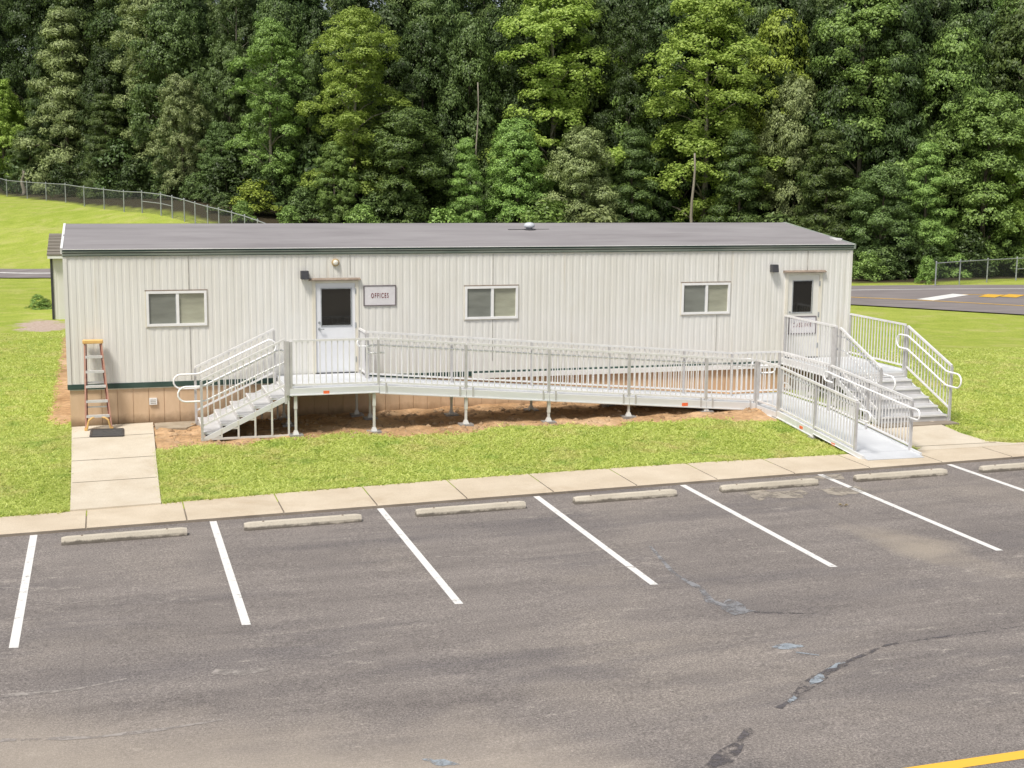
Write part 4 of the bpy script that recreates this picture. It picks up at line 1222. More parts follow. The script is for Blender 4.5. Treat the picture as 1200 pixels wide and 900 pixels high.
# ------------------------------------------------------------------ ladder and mat
def ladder():
    zg = pz(-.2, 29.05)+.002
    t = thing('stepladder', 'tall orange stepladder with a yellow top leaning folded against the white wall', 'ladder', (-.2, 29.2, zg))
    xb0, xb1, xt0, xt1 = -.45, .06, -.42, -.09
    yb, yt = 28.98, 29.38
    H = 1.78
    pt = lambda s, h, back=0: ((xb0+(xt0-xb0)*h/H) if s == 0 else (xb1+(xt1-xb1)*h/H), yb+(yt-yb)*h/H*.9+back, zg+h)
    for s in (0, 1):
        b = MB(); b.beam(pt(s, .0), pt(s, H), .03, .075); r = b.build('side_rail', M['fibreglass'], t)
        b = MB(); p = pt(s, 0); b.box(p[0]-.03, p[0]+.03, p[1]-.05, p[1]+.05, p[2]-.0, p[2]+.05); b.build('foot', M['yellow_plastic'], r)
        b = MB(); q0 = Vector(pt(s, .05, .1)); q1 = Vector(pt(s, H-.05, .06)); sh = Vector((.03 if s == 0 else -.03, 0, 0)); b.beam(q0+sh, q1+sh, .024, .05); b.build('rear_rail', M['fibreglass_dark'], t)
        # arched brace under the first step
        xo = pt(s, .26); xi = Vector(xo)+Vector((.17 if s == 0 else -.17, -.03, 0)); lo = Vector(pt(s, .03))+Vector((.02 if s == 0 else -.02, -.03, 0))
        mid = Vector((lo.x+(.04 if s == 0 else -.04), lo.y, zg+.2))
        b = MB(); b.tube([lo, lo.lerp(mid, .6), mid, mid.lerp(xi, .5)+Vector((0, 0, .015)), xi], .02, 6); b.build('brace', M['yellow_plastic'], t)
    for k, h in enumerate((.29, .59, .89, 1.19, 1.49)):
        a, c = pt(0, h), pt(1, h)
        b = MB(); b.box(a[0]+.01, c[0]-.01, a[1]-.055, a[1]+.045, a[2]-.035, a[2]+.012); b.build('step', M['step'], t)
    for h in (.45, .95, 1.45):
        a, c = Vector(pt(0, h, .1)), Vector(pt(1, h, .1)); b = MB(); b.beam(a, c, .02, .03); b.build('rear_bar', M['step'], t)
    a, c = pt(0, H), pt(1, H)
    b = MB(); b.box(a[0]-.04, c[0]+.04, a[1]-.07, a[1]+.1, a[2]-.03, a[2]+.045); b.build('top_cap', M['yellow_plastic'], t, bevel=.012)
ladder()
zm = pz(0, 28.7)
m_ = thing('doormat', 'dark rubber doormat lying on the path at the foot of the stepladder', 'mat', (-.04, 28.6, zm))
b = MB()
mq = [(-.36, 28.2), (.27, 28.1), (.28, 28.88), (-.34, 28.95)]
b.hexa([(x, y, pz(x, y)+.002) for x, y in mq], [(x, y, pz(x, y)+.016) for x, y in mq]); b.build('mat_body', M['mat'], m_)
b = MB()
for (p, q_) in zip(mq, mq[1:]+mq[:1]): b.beam((p[0], p[1], pz(*p)+.018), (q_[0], q_[1], pz(*q_)+.018), .04, .012)
b.build('mat_rim', M['dark'], m_)
lf = MB(); lp = at_z(988, 598, 0)
for k in range(6):
    an = k*1.05; c = Vector((lp.x, lp.y, .07)); d = Vector((math.cos(an), math.sin(an), .25))*.1
    lf.add([c, c+d*.5+Vector((0, 0, .03)), c+d, c+d*.5+Vector((.02, .03, .0))], [(0, 1, 2, 3)])
tag(lf.build('fallen_leaf', M['bushleaf_dead']), 'small dry curled leaf lying alone on the asphalt of a parking bay', 'leaf')

# ------------------------------------------------------------------ far road
def drape(name, mat, ptsA, ptsB, dz, parent=None, n=6):
    b = MB(); vs = []; k = 5
    A = []; Bq = []
    for i in range(len(ptsA)-1):
        for t in range(n):
            A.append(Vector(ptsA[i]).lerp(Vector(ptsA[i+1]), t/n)); Bq.append(Vector(ptsB[i]).lerp(Vector(ptsB[i+1]), t/n))
    A.append(Vector(ptsA[-1])); Bq.append(Vector(ptsB[-1]))
    for p, q_ in zip(A, Bq):
        for j in range(k+1):
            c = p.lerp(q_, j/k); vs.append((c.x, c.y, grid_z(c.x, c.y)+dz))
    b.add(vs, [(i*(k+1)+j, i*(k+1)+j+1, (i+1)*(k+1)+j+1, (i+1)*(k+1)+j) for i in range(len(A)-1) for j in range(k)])
    return b.build(name, mat, parent, smooth=True)
pA = [(-60, 69), (-30, 68), at_ground(0, 326.5)[:2], at_ground(57, 326.5)[:2], (8, 61), (18, 58), (25, 55.2), (30.9, 52), (35.6, 46.7), (41, 40), (48, 32), (60, 20)]
pB = [(-60, 75), (-30, 73.5), at_ground(0, 316)[:2], at_ground(57, 316)[:2], (8, 67.5), (18, 65), (27, 62.8), (36.2, 61), (45.4, 59.9), (56, 58.5), (70, 57), (95, 55)]
road = drape('road', M['road'], [tuple(p) for p in pA], [tuple(p) for p in pB], .05); tag(road, kind='structure')
def road_mark(name, mat, uv, w, dz=.06, z=0.05):
    pts = [Vector((at_ground(u, v) if z > .1 else at_z(u, v, z))[:2]) for u, v in uv]
    A = []; Bq = []
    for i, p in enumerate(pts):
        d = (pts[min(i+1, len(pts)-1)]-pts[max(i-1, 0)]).normalized(); nn = Vector((-d.y, d.x))*w/2
        A.append(tuple(p+nn)); Bq.append(tuple(p-nn))
    drape(name, mat, A, Bq, dz, road, 8)
road_mark('edge_line', M['road_white'], [(930, 341), (1000, 340), (1100, 339.2), (1200, 338.5), (1300, 338)], .16)
road_mark('yellow_line', M['road_yellow'], [(930, 345.5), (1000, 348.3), (1080, 352), (1200, 358.5), (1320, 366)], .2)
road_mark('stop_bar', M['road_white'], [(1084, 351.6), (1126, 345.3)], .8)
road_mark('yellow_line', M['road_yellow'], [(1128, 345.4), (1200, 346), (1320, 349)], .16)
for u in (1163, 1188): road_mark('yellow_hatch', M['road_yellow'], [(u-7, 348.6), (u+4, 345.6)], .75, .066)
road_mark('centre_line', M['road_white'], [(-60, 320), (0, 320.8), (62, 321.4)], .16, .06, .25)

# ------------------------------------------------------------------ chain-link fences
def fence(label, pts, h, loc_extra=()):
    c = pts[len(pts)//2]
    t = thing('chain_link_fence', label, 'fence', (c[0], c[1], grid_z(c[0], c[1])))
    P3 = [Vector((x, y, grid_z(x, y))) for x, y in pts]
    for i, p in enumerate(P3):
        b = MB(); b.tube([p-Vector((0, 0, .1)), p+Vector((0, 0, h+.02))], .042 if i in loc_extra else .034, 8)
        po = b.build('post', M['galv'], t)
        b = MB(); b.lathe((p.x, p.y, p.z+h+.02), [(.045, 0), (.04, .03), (.012, .055)], 8); b.build('post_cap', M['galv'], po)
    b = MB(); b.tube([p+Vector((0, 0, h-.03)) for p in P3], .026, 6); b.build('top_rail', M['galv'], t)
    me = bpy.data.meshes.new('chain_link'); vs = []; fs = []; uv = []
    s = 0
    for i, p in enumerate(P3):
        if i: s += (p-P3[i-1]).length
        vs += [p+Vector((0, 0, .03))-t.location, p+Vector((0, 0, h-.04))-t.location]; uv.append(s)
    for i in range(len(P3)-1): fs.append((2*i, 2*i+2, 2*i+3, 2*i+1))
    me.from_pydata(vs, [], fs); l = me.uv_layers.new(name='UVMap')
    for po in me.polygons:
        for li in po.loop_indices:
            vi = me.loops[li].vertex_index; l.data[li].uv = (uv[vi//2], h if vi % 2 else 0)
    me.materials.append(M['chain'])
    o = bpy.data.objects.new('chain_link', me); COL.objects.link(o); o.parent = t
    return t, P3
fl = [(-60, 140), (-36, 124), (-12, 110), (11.5, 103), (35, 100), (57, 95), (79.5, 90.5), (101, 86), (124, 83.5), (147, 81), (168, 79.5), (190, 78), (203, 77.2), (217, 76.4), (229.5, 75.6), (244, 74.7), (257, 74), (272, 73.2), (287, 72.4), (302, 71.6), (318, 70.8), (334, 70), (350, 69.4)]
f1, P3 = fence('long chain link fence that climbs the grassy hill in front of the dark trees', [at_depth(u, D) for u, D in fl], 1.22, (11, 12))
b = MB()
for i, j in ((10, 11), (11, 12)):
    b.tube([P3[i]+Vector((0, 0, .68)), P3[j]+Vector((0, 0, .68))], .022, 6)
b.build('brace_rail', M['galv'], f1)
fr_ = [(1051, 70.5), (1095, 69.0), (1123, 70.6), (1155, 72.3), (1189, 74.2), (1222, 76.2), (1260, 78.4), (1300, 80.8)]
f2, Q3 = fence('short run of chain link fence beyond the grass verge of the road', [at_depth(u, D) for u, D in fr_[1:]], 1.22, (3,))
b = MB(); b.tube([Q3[3]+Vector((0, 0, .62)), Q3[4]+Vector((0, 0, .62))], .022, 6); b.build('brace_rail', M['galv'], f2)
nb_x, nb_y = at_depth(-1, 102)
nb = thing('notice_board', 'small white board beside the fence at the top of the hill', 'sign', (nb_x, nb_y, grid_z(nb_x, nb_y)))
b = MB(); zz = grid_z(nb_x, nb_y); b.box(nb_x-.25, nb_x+.25, nb_y-.02, nb_y+.02, zz+.95, zz+1.2); b.build('board', M['white'], nb)
b = MB(); b.box(nb_x-.03, nb_x+.03, nb_y+.022, nb_y+.08, zz-.1, zz+1.2); b.build('post', M['galv'], nb)

# ------------------------------------------------------------------ trees
def leaf_cards(centers, normals, L, W, seed, jit=.55, droop=0):
    rng = np.random.default_rng(seed)
    n = len(centers)
    nr = normals + rng.normal(0, jit, (n, 3)); nr[:, 2] += .1
    nr /= np.linalg.norm(nr, axis=1)[:, None]+1e-9
    t = rng.normal(0, 1, (n, 3)); t[:, 2] -= droop
    u = t - (t*nr).sum(1)[:, None]*nr; u /= np.linalg.norm(u, axis=1)[:, None]+1e-9
    v = np.cross(nr, u)
    l = L*rng.uniform(.6, 1.25, (n, 1)); w = W*rng.uniform(.6, 1.25, (n, 1))
    bend = nr*l*.18
    V = np.stack([centers-u*l*.5-bend, centers+v*w*.5, centers+u*l*.5-bend, centers-v*w*.5], 1).reshape(-1, 3)
    Fq = np.arange(n*4).reshape(n, 4)
    att = np.repeat(rng.uniform(0, 1, n), 4)
    return V, Fq, att

def crown_mesh(name, kind, H, seed, mat):
    """foliage as boughs (lobes) that carry leaf clumps on their upper, outer side, with open gaps between the boughs"""
    rng = np.random.default_rng(seed)
    ph = rng.uniform(0, 6.28, 6)
    cfg = {'broad': dict(n=25, R=.235, z0=.1, rl=(.1, .155), flat=.8, cl=27, cr=(.4, .68)),
           'tall': dict(n=36, R=.18, z0=.2, rl=(.058, .098), flat=.78, cl=20, cr=(.4, .68)),
           'pine': dict(n=40, R=.23, z0=.08, rl=(.075, .12), flat=.45, cl=18, cr=(.36, .58)),
           'shrub': dict(n=11, R=.45, z0=.12, rl=(.2, .32), flat=.8, cl=11, cr=(.22, .38))}[kind]
    if kind == 'broad':
        prof = lambda t: max(.12, math.sin(math.pi*min(1, .16+.84*t))**.6)
    elif kind == 'tall':
        prof = lambda t: (.5+.5*math.sin(math.pi*min(1, .1+t*.86))**.7)*(.78+.34*math.sin(t*15+ph[3]))*(1-.5*max(0, t-.8)/.2)
    elif kind == 'pine':
        prof = lambda t: (1-t)**.7*(.85+.2*math.sin(t*23+ph[4]))+.05
    else:
        prof = lambda t: max(.15, math.cos(t*1.4))
    lobes = []; centers = []; norms = []
    for i in range(cfg['n']):
        t = ((i+rng.uniform(0, .9))/cfg['n'])**(.9 if kind != 'pine' else 1.25)
        th = i*2.399+rng.uniform(-.5, .5)
        rl = H*rng.uniform(*cfg['rl'])*(1 if kind != 'pine' else (1.25-.75*t))
        rr = max(0, H*cfg['R']*prof(t)*(1+.2*math.sin(2*th+ph[0]))*rng.uniform(.55, 1.05)-rl*.35)
        zc = H*(cfg['z0']+(1-cfg['z0'])*t)-rl*.8
        c = np.array([rr*math.cos(th), rr*math.sin(th), max(zc, rl*.35)])
        if kind == 'pine': c[2] -= rr*.18
        lobes.append(tuple(c))
        out = np.array([math.cos(th), math.sin(th), .0])
        for q_ in range(cfg['cl']):
            d = rng.normal(0, 1, 3); d[2] += .55; d += out*.35; d /= np.linalg.norm(d)
            if d[2] < -.25: d[2] *= -.6
            cc = c+d*rl*rng.uniform(.7, 1.08)*np.array([1, 1, cfg['flat']])
            r = rng.uniform(*cfg['cr'])
            k = int(62*(r/.5)**2)+8
            dirs = rng.normal(0, 1, (k, 3)); dirs[:, 2] += .25; dirs /= np.linalg.norm(dirs, axis=1)[:, None]
            dirs = dirs[(dirs @ d) > -.35]
            centers.append(cc+dirs*r*np.array([1, 1, .75])*rng.uniform(.5, 1.1, (len(dirs), 1)))
            norms.append(dirs*.6+d*.7)
    C = np.concatenate(centers); Nn = np.concatenate(norms)
    L, W = {'broad': (.25, .15), 'tall': (.23, .145), 'pine': (.32, .085), 'shrub': (.19, .11)}[kind]
    C = C+rng.normal(0, .05, C.shape)
    V, Fq, att = leaf_cards(C, Nn, L, W, seed+5, .36, .6 if kind == 'pine' else .2)
    me = fast_mesh(name, V, Fq, [mat])
    float_attr(me, 'leaf', att)
    return me, lobes

def trunk_mesh(name, kind, H, seed, mat, clumps):
    rng = random.Random(seed); b = MB()
    r0 = {'broad': .26, 'tall': .22, 'pine': .24, 'shrub': .06}[kind]*(H/16)**.5
    pts = []; rr = []
    wob = (rng.uniform(-.4, .4), rng.uniform(-.4, .4))
    n = 9
    for i in range(n+1):
        t = i/n
        pts.append((wob[0]*math.sin(t*3.5), wob[1]*math.sin(t*2.6+1)-wob[1]*math.sin(1), H*.93*t-.3)); rr.append(r0*(1.25 if i == 0 else 1-.86*t))
    b.tube(pts, rr, 8)
    lim = [c for c in clumps if math.hypot(c[0], c[1]) > H*.06]
    rng.shuffle(lim)
    for c in lim[:16 if kind != 'shrub' else 6]:
        zt = max(.3, c[2]-math.hypot(c[0], c[1])*(.75 if kind != 'pine' else .1)); t = min(.9, zt/(H*.93))
        p0 = Vector((wob[0]*math.sin(t*3.5), wob[1]*math.sin(t*2.6+1)-wob[1]*math.sin(1), zt)); p1 = Vector(c)
        m1 = p0.lerp(p1, .5)+Vector((0, 0, .12*(p1-p0).length))
        b.tube([p0, m1, p1], [r0*.4*(1-t*.7), r0*.26*(1-t*.7), .02], 5)
    off = MB(); off = b
    me = bpy.data.meshes.new(name); me.from_pydata(b.v, [], b.f); me.materials.append(mat); me.update()
    me.polygons.foreach_set('use_smooth', [True]*len(me.polygons))
    return me

PROTO = {}
def proto(kind, var, matname):
    key = (kind, var, matname)
    if key not in PROTO:
        H = {'broad': 16., 'tall': 25., 'pine': 15., 'shrub': 3.}[kind]
        sd = {'broad': 100, 'tall': 200, 'pine': 300, 'shrub': 400}[kind]+var
        bk = ('base', kind, var)
        if bk not in PROTO:
            cm, cl = crown_mesh('crown', kind, H, sd, M[matname])
            tm = trunk_mesh('trunk', kind, H, sd, M['bark_pale'] if kind == 'tall' else M['bark'], cl)
            PROTO[bk] = (cm, tm); PROTO[key] = (cm, tm, H)
        else:
            cm, tm = PROTO[bk]; c2 = cm.copy(); c2.materials.clear(); c2.materials.append(M[matname])
            PROTO[key] = (c2, tm, H)
    return PROTO[key]

def tree(name, label, cat, x, y, H, kind, var, matname, group, wx=1.0, rz=None):
    cm, tm, H0 = proto(kind, var, matname)
    z = grid_z(x, y)-.08
    t = thing(name, label, cat, (x, y, z), group, random.uniform(0, 6.28) if rz is None else rz)
    s = H/H0
    t.scale = (s*wx, s*wx, s)
    for nm, me in (('crown', cm), ('trunk', tm)):
        o = bpy.data.objects.new(nm, me); COL.objects.link(o); o.parent = t
    return t

edge_u = [-300, -100, 0, 100, 190, 318, 600, 900, 1000, 1080, 1200, 1400]
edge_D = [130, 118, 110, 98, 88, 79, 80, 80, 75, 74.5, 80, 90]
treeD = lambda u: float(np.interp(u, edge_u, edge_D))
KN = {'broad': 'broadleaf_tree', 'tall': 'tall_tree', 'pine': 'pine_tree', 'shrub': 'shrub'}
front = [
    # u, v_top, kind, material, width factor, extra depth, label
    (8, 95, 'broad', 'leaf_yellow', .9, 2, 'yellow-green tree cut off by the picture edge above the fence on the hill'),
    (40, 165, 'broad', 'leaf_dark', .9, -1, 'dark low tree directly above the first posts of the hill fence'),
    (82, 15, 'pine', 'leaf_grey', 1.0, 4, 'tall greyish conical tree above the hill fence, paler than its dark neighbours'),
    (128, 110, 'pine', 'leaf_pine', 1.0, 0, 'dark pine with drooping boughs above the middle of the hill fence'),
    (178, -20, 'tall', 'leaf_grey', 1.1, 6, 'tall grey-green tree with a loose crown, behind the corner of the hill fence'),
    (215, 90, 'broad', 'leaf_grey', .8, 0, 'greyish leafy tree right behind the corner post of the hill fence'),
    (262, 150, 'broad', 'leaf_dark', .8, 1, 'dark low tree between the fence corner and the yellow bush'),
    (322, 30, 'tall', 'leaf_mid', 1.15, 1, 'tall mid-green tree rising behind the yellow bush at the end of the hill fence'),
    (362, 60, 'broad', 'leaf_dark', .55, 2, 'slim dark tree with a small round top between two tall light trees'),
    (418, 18, 'tall', 'leaf_yellow', 1.3, 0, 'bright yellow-green tall tree above the white OFFICES door'),
    (392, 170, 'broad', 'leaf_mid', .7, -2, 'mid-green low tree at the foot of the bright tall tree above the OFFICES door'),
    (478, 125, 'broad', 'leaf_pine', .95, -1, 'round dark evergreen that stands behind the roof above the OFFICES sign'),
    (500, 5, 'pine', 'leaf_pine', .95, 7, 'tall dark pine in the gap between the two bright yellow-green trees'),
    (545, 160, 'pine', 'leaf_mid', .8, -2, 'light green young conical tree below the bare grey snag'),
    (536, 80, 'broad', 'leaf_mid', .6, 5, 'mid-green tree whose top stands just beside the bare grey snag'),
    (602, 140, 'broad', 'leaf_mid', .75, -1, 'leafy mid-green tree behind the white roof vent'),
    (645, -25, 'tall', 'leaf_yellow', 1.35, 3, 'tallest bright yellow-green tree, its top cut by the picture edge above the roof vent'),
    (682, 148, 'broad', 'leaf_grey', .75, -2, 'olive grey bushy tree just past the roof vent, behind the roof ridge'),
    (738, 60, 'broad', 'leaf_mid', .75, 4, 'broad mid-green tree between the two brightest yellow-green trees above the roof'),
    (738, 150, 'pine', 'leaf_dark', .9, -1, 'dark low conifer in front of the broad mid-green tree, behind the roof'),
    (818, -5, 'tall', 'leaf_yellow', 1.35, 1, 'bright yellow-green tree on a bare pale trunk above the window near the CLASSROOM door'),
    (862, 150, 'pine', 'leaf_pine', .9, -2, 'dark layered pine beside the bare pale trunk, behind the roof'),
    (905, 20, 'broad', 'leaf_olive', .7, 6, 'olive tree high behind the roof, next to the bright tree on the pale trunk'),
    (925, 90, 'broad', 'leaf_grey', .65, 2, 'grey-green tree with hanging boughs above the end of the roof ridge'),
    (962, 150, 'pine', 'leaf_pine', 1.05, -2, 'dark pine with layered boughs behind the gable end of the roof'),
    (1000, -30, 'tall', 'leaf_mid', 1.05, 5, 'tall tree with a forked pale trunk above the CLASSROOM door light'),
    (1030, 190, 'broad', 'leaf_dark', .8, -2, 'dark leafy tree beside the building corner, over the start of the road'),
    (1078, 165, 'pine', 'leaf_mid', .95, 0, 'mid-green conical tree behind the lone bush at the end of the road fence'),
    (1105, 40, 'broad', 'leaf_mid', .75, 5, 'large mid-green tree high above the road fence, behind the conical tree'),
    (1150, 110, 'broad', 'leaf_mid', .8, 0, 'leafy vine-hung tree right behind the middle posts of the road fence'),
    (1195, 130, 'broad', 'leaf_yellow', .6, -1, 'lighter green tree cut off by the picture edge over the road fence'),
    (1178, -10, 'tall', 'leaf_mid', 1.1, 8, 'tall mid-green tree in the upper corner over the road fence'),
]
for i, (u, v, kind, mt, w, ex, lab) in enumerate(front):
    D = treeD(u)+ex+2.5; x, y = at_depth(u, D)
    H = z_at(v, D, u)-grid_z(x, y)
    if v >= 105 and kind != 'tall': w *= 1.4 if kind == 'broad' else 1.25     # the low front trees are as wide as they are high
    tree(KN[kind], lab, 'tree', x, y, max(H, 5)*1.02, kind, i % 3, mt, 'trees along the edge of the wood', w)
shrubs = [
    (300, 208, 'leaf_olive', 1.3, -2.0, 'wide yellow-green bush above the end of the hill fence'),
    (340, 238, 'leaf_mid', 1.3, -3.0, 'low green bush behind the roof beside the wide yellow bush'),
    (262, 240, 'leaf_dark', 1.4, -5.0, 'low dark bush behind the lower stretch of the hill fence'),
    (285, 246, 'leaf_mid', 1.3, -5.5, 'small green bush where the hill fence runs out of sight behind the roof'),
    (425, 236, 'leaf_mid', 1.2, -3.0, 'low bush behind the roof edge straight above the OFFICES door'),
    (520, 240, 'leaf_mid', 1.2, -3.0, 'low green bush behind the roof, below the light conical tree'),
    (640, 232, 'leaf_mid', 1.3, -3.5, 'low green bush behind the roof just past the white vent'),
    (700, 238, 'leaf_grey', 1.2, -3.5, 'low greyish bush behind the roof ridge below the olive grey tree'),
    (905, 245, 'leaf_dark', 1.2, -3.0, 'dark low bush behind the roof at the end of its ridge'),
    (1015, 292, 'leaf_mid', 1.2, -3.0, 'low leafy bush at the building corner behind the grass verge'),
    (1084, 296, 'leaf_mid', .85, -4.6, 'lone round bush standing at the end of the road fence'),
    (1035, 285, 'leaf_dark', 1.2, -2.0, 'dark bush between the building corner and the lone round bush'),
    (1160, 300, 'leaf_dark', 1.2, 1.0, 'dark bush behind the wire mesh of the road fence'),
    (140, 222, 'leaf_dark', 1.0, 1.0, 'dark bush behind the wire of the hill fence, below the drooping pine'),
    (240, 215, 'leaf_dark', 1.2, 0.0, 'dark bush behind the hill fence, next to the wide yellow bush'),
]
for i, (u, v, mt, w, ex, lab) in enumerate(shrubs):
    D = treeD(u)+ex+1.0; x, y = at_depth(u, D)
    tree('shrub', lab, 'bush', x, y, max(1.3, z_at(v, D, u)-grid_z(x, y)), 'shrub', i % 3, mt, 'bushes at the foot of the wood', w)
# rows of the wood behind, which nothing tells apart
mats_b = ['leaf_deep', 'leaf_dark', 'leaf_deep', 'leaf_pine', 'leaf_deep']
rows = [(7, 62, (-10, 60), .72), (13, 58, (-40, 20), .72), (20, 56, (-50, -8), .75), (28, 54, (-55, -15), .8)]
for k, (ex, st, vr, w) in enumerate(rows):
    u = -190+k*23
    while u < 1390:
        D = treeD(u)+ex+random.uniform(-2, 2); x, y = at_depth(u, D)
        v = random.uniform(*vr)
        H = z_at(v, D, u)-grid_z(x, y)
        kind = random.choice(['broad', 'broad', 'pine', 'broad', 'tall'])
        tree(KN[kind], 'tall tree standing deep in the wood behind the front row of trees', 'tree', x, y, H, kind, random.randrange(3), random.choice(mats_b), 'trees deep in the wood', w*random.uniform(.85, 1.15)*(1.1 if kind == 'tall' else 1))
        u += st*random.uniform(.75, 1.2)
# understorey between the trunks, low and dark
k = 0
u = -150
while u < 1340:
    D = treeD(u)+5+random.uniform(-1.5, 3); x, y = at_depth(u, D)
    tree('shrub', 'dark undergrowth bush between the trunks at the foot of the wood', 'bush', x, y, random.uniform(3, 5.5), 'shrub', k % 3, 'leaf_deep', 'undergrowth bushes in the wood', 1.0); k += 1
    u += 42*random.uniform(.8, 1.2)

u = -140
while u < 1340:
    D = treeD(u)+1.2+random.uniform(-.8, 1.2); x, y = at_depth(u, D)
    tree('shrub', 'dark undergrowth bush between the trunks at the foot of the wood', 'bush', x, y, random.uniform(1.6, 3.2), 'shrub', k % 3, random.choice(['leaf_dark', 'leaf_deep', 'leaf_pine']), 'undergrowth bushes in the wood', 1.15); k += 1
    u += 40*random.uniform(.75, 1.25)

# bare snags and visible trunks
def snag(label, u, D, vtop, r, fork=False, lean=0):
    x, y = at_depth(u, D); z = grid_z(x, y); H = z_at(vtop, D, u)-z
    t = thing('bare_trunk', label, 'tree trunk', (x, y, z))
    b = MB(); pts = [(x+lean*t_*H+.08*math.sin(t_*9), y, z-.1+H*t_) for t_ in [i/8 for i in range(9)]]
    b.tube(pts, [r*(1-.55*i/8) for i in range(9)], 8); b.build('trunk', M['bark_pale'], t, smooth=True)
    if fork:
        p = Vector(pts[6])
        for dx in (-1, 1):
            b = MB(); b.tube([p, p+Vector((dx*.45, 0, 1.1)), p+Vector((dx*.7, .1, 2.6)), p+Vector((dx*1.2, .1, 4))], [r*.45, r*.36, r*.25, .03], 6); b.build('limb', M['bark_pale'], t, smooth=True)
snag('bare grey snag standing among the trees behind the middle of the roof', 557, 81.0, 98, .065)
snag('forked pale trunk showing between the crowns above the CLASSROOM door', 996, 84.0, 82, .13, True, -.01)
snag('bare pale trunk below the bright yellow-green crown behind the roof', 808, 78.5, 178, .12)
snag('pale trunk standing in the shade just behind the posts of the hill fence', 31, 104.5, 198, .2)

# weeds beside the outbuilding
for (u, v, h, lab) in ((45, 359, .55, 'leafy dark weed clump in the grass beside the outbuilding'), (54, 358, .4, 'small weed clump close to the outbuilding downspout')):
    p = at_z(u, v, .33)
    tree('weed_plant', lab, 'plant', p.x, p.y, h*1.2, 'shrub', 1, 'leaf_mid', 'weeds by the outbuilding', 1.25)

# ------------------------------------------------------------------ grass blades (stuff)
def grass():
    rng = np.random.default_rng(5)
    xs = []; ys = []
    def scatter(n, x0, x1, y0, y1):
        xs.append(rng.uniform(x0, x1, n)); ys.append(rng.uniform(y0, y1, n))
    scatter(60000, -1, 17.5, 23.2, 28); scatter(26000, -6, -.7, 23, 31); scatter(26000, -7, -.9, 31, 46); scatter(42000, 17, 30, 22.8, 36)
    # thicker fringe along the pavement edges
    scatter(9000, -6, 22, 23.12, 23.5); scatter(2500, -.86, -.66, 23.2, 29.6); scatter(2500, .78, .98, 23.2, 27)
    x = np.concatenate(xs); y = np.concatenate(ys)
    thin = np.clip(1.25-np.maximum(np.maximum((y-29)/16, (x-21)/9), np.maximum((-x-3)/5, (y-26)/9*(x > 17))), 0, 1)
    ok = rng.uniform(0, 1, len(x)) < thin
    x = x[ok]; y = y[ok]
    i = np.clip(np.searchsorted(GX, x)-1, 0, nx-2); j = np.clip(np.searchsorted(GY, y)-1, 0, ny-2)
    s = soil[i, j]
    keep = (s + rng.normal(0, .16, len(x))) < .38
    keep &= ~((x > -.7) & (x < .84) & (y < 29.6)); keep &= ~((x > XL-.05) & (x < XR+.05) & (y > 29.35))
    keep &= ~((x > 15.38) & (x < 17.05) & (y < 25.4)); keep &= ~((x > 17) & (x < 17.65) & (y < 23.3))
    keep &= ~((x > 15.6) & (x < 17.5) & (y > 24.9))
    front_edge = 23.3+np.where((x > -1) & (x < 16), .16-.006*(x-7)**2, .16-.006*64+.02)
    keep &= y > front_edge+rng.normal(.02, .035, len(x))
    keep &= ~((x > 13.8) & (x < 15.2) & (y < 23.4))
    x = x[keep]; y = y[keep]; i = i[keep]; j = j[keep]
    a = (x-GX[i])/(GX[i+1]-GX[i]); c = (y-GY[j])/(GY[j+1]-GY[j])
    z = ZZ[i, j]*(1-a)*(1-c)+ZZ[i+1, j]*a*(1-c)+ZZ[i, j+1]*(1-a)*c+ZZ[i+1, j+1]*a*c
    V = []; att = []
    for k in range(3):
        th = rng.uniform(0, 6.28, len(x)); h = rng.uniform(.015, .05, len(x)); w = rng.uniform(.012, .026, len(x)); lx = rng.normal(0, .06, len(x)); ly = rng.normal(0, .06, len(x))
        ox = x+rng.normal(0, .02, len(x)); oy = y+rng.normal(0, .02, len(x))
        V.append(np.stack([np.stack([ox-w*np.cos(th), oy-w*np.sin(th), z-.005], -1), np.stack([ox+w*np.cos(th), oy+w*np.sin(th), z-.005], -1), np.stack([ox+lx, oy+ly, z+h], -1)], 1).reshape(-1, 3))
        att.append(np.repeat(rng.uniform(0, 1, len(x)), 3))
    V = np.concatenate(V); att = np.concatenate(att)
    me = fast_mesh('grass', V, np.arange(len(V)).reshape(-1, 3), [M['grass_blade']])
    float_attr(me, 'leaf', att)
    o = bpy.data.objects.new('grass', me); COL.objects.link(o); tag(o, kind='stuff')
grass()

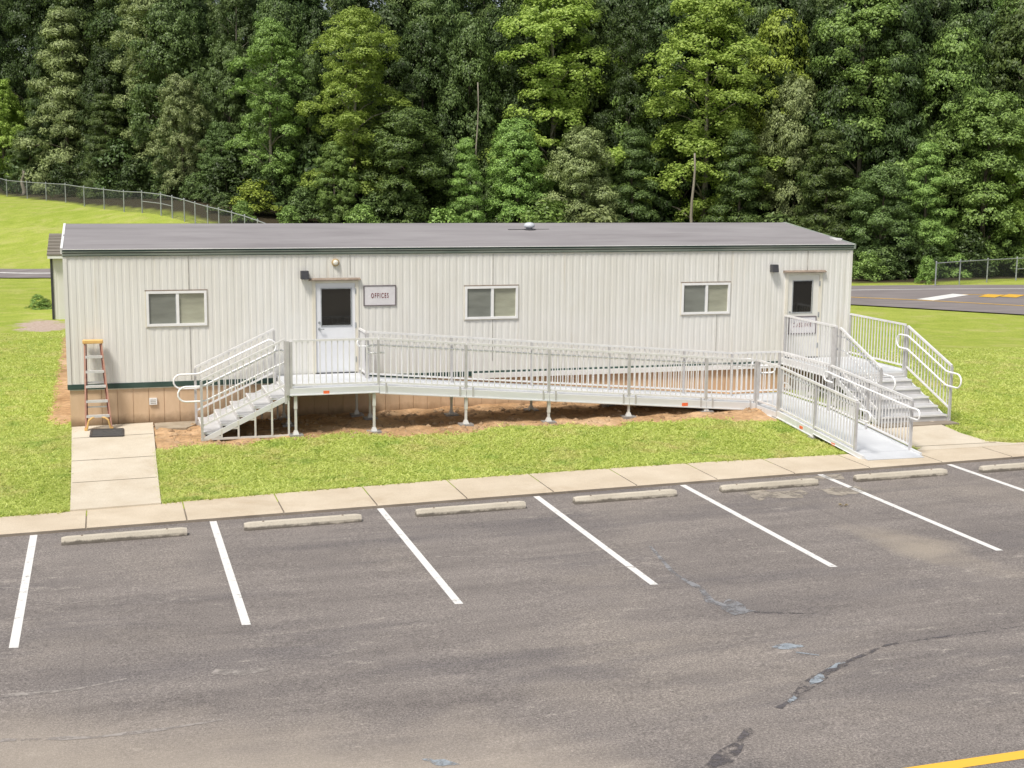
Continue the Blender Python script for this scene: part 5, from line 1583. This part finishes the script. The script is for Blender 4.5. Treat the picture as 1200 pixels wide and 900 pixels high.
# loose stones and clods in the bare soil (stuff)
M['clod'] = simple('soil_clods', (.22, .13, .065), (.44, .31, .19), 5, .95)
def clods():
    rng = random.Random(3); b = MB()
    for _ in range(1100):
        x = rng.uniform(1.2, 14.5); y = rng.uniform(26.9, 29.4); r = rng.choice([.012, .015, .02, .02, .03, .045, .065])
        z = grid_z(x, y)
        n = 5; ring = []
        vs = [(x, y, z+r*.8)]
        for k in range(n):
            th = 6.28*k/n+rng.uniform(-.3, .3); q_ = r*rng.uniform(.8, 1.3); vs.append((x+q_*math.cos(th), y+q_*math.sin(th), z+r*rng.uniform(-.1, .35)))
        for k in range(n): vs.append((vs[1+k][0]*1.0, vs[1+k][1], z-.03))
        b.add(vs, [(0, 1+k, 1+(k+1) % n) for k in range(n)]+[(1+k, 1+n+k, 1+n+(k+1) % n, 1+(k+1) % n) for k in range(n)])
    tag(b.build('gravel', M['clod']), kind='stuff')
clods()

# ------------------------------------------------------------------ light, sky, camera
SUN_EL, SUN_AZ = math.radians(59), math.atan2(-.6, -.5)      # direction to the sun in plan: (sin az, cos az)
SD = Vector((math.sin(SUN_AZ)*math.cos(SUN_EL), math.cos(SUN_AZ)*math.cos(SUN_EL), math.sin(SUN_EL)))
w = bpy.data.worlds.new('World'); scn.world = w; w.use_nodes = True
nt = w.node_tree; bg = nt.nodes['Background']
sky = N(nt, 'ShaderNodeTexSky', sky_type='NISHITA'); sky.sun_disc = False
sky.sun_elevation = SUN_EL; sky.sun_rotation = SUN_AZ; sky.air_density = 1.0; sky.dust_density = 3.0; sky.ozone_density = 1.0
hs = N(nt, 'ShaderNodeHueSaturation'); hs.inputs['Saturation'].default_value = .5
nt.links.new(sky.outputs[0], hs.inputs['Color']); nt.links.new(hs.outputs[0], bg.inputs['Color'])
bg.inputs['Strength'].default_value = .085
sun = bpy.data.lights.new('sun', 'SUN'); sun.energy = 2.9; sun.angle = math.radians(12); sun.color = (1, .95, .87)
so = bpy.data.objects.new('sun', sun); COL.objects.link(so); so.rotation_euler = SD.to_track_quat('Z', 'Y').to_euler(); so.location = (-20, -20, 40)

cam = bpy.data.cameras.new('camera'); cam.sensor_width = 36; cam.sensor_fit = 'HORIZONTAL'; cam.lens = 36*F/1200; cam.clip_start = .1; cam.clip_end = 2000
co = bpy.data.objects.new('camera', cam); COL.objects.link(co)
mw = Matrix.Identity(4)
for r in range(3):
    mw[r][0] = RT[r]; mw[r][1] = UP[r]; mw[r][2] = -FW[r]; mw[r][3] = CAM[r]
co.matrix_world = mw
scn.camera = co
vs_ = scn.view_settings
vs_.view_transform = 'Standard'; vs_.look = 'None'; vs_.exposure = .5; vs_.gamma = 1; vs_.use_curve_mapping = False
scn.cycles.use_denoising = True; scn.cycles.max_bounces = 6; scn.cycles.transparent_max_bounces = 12
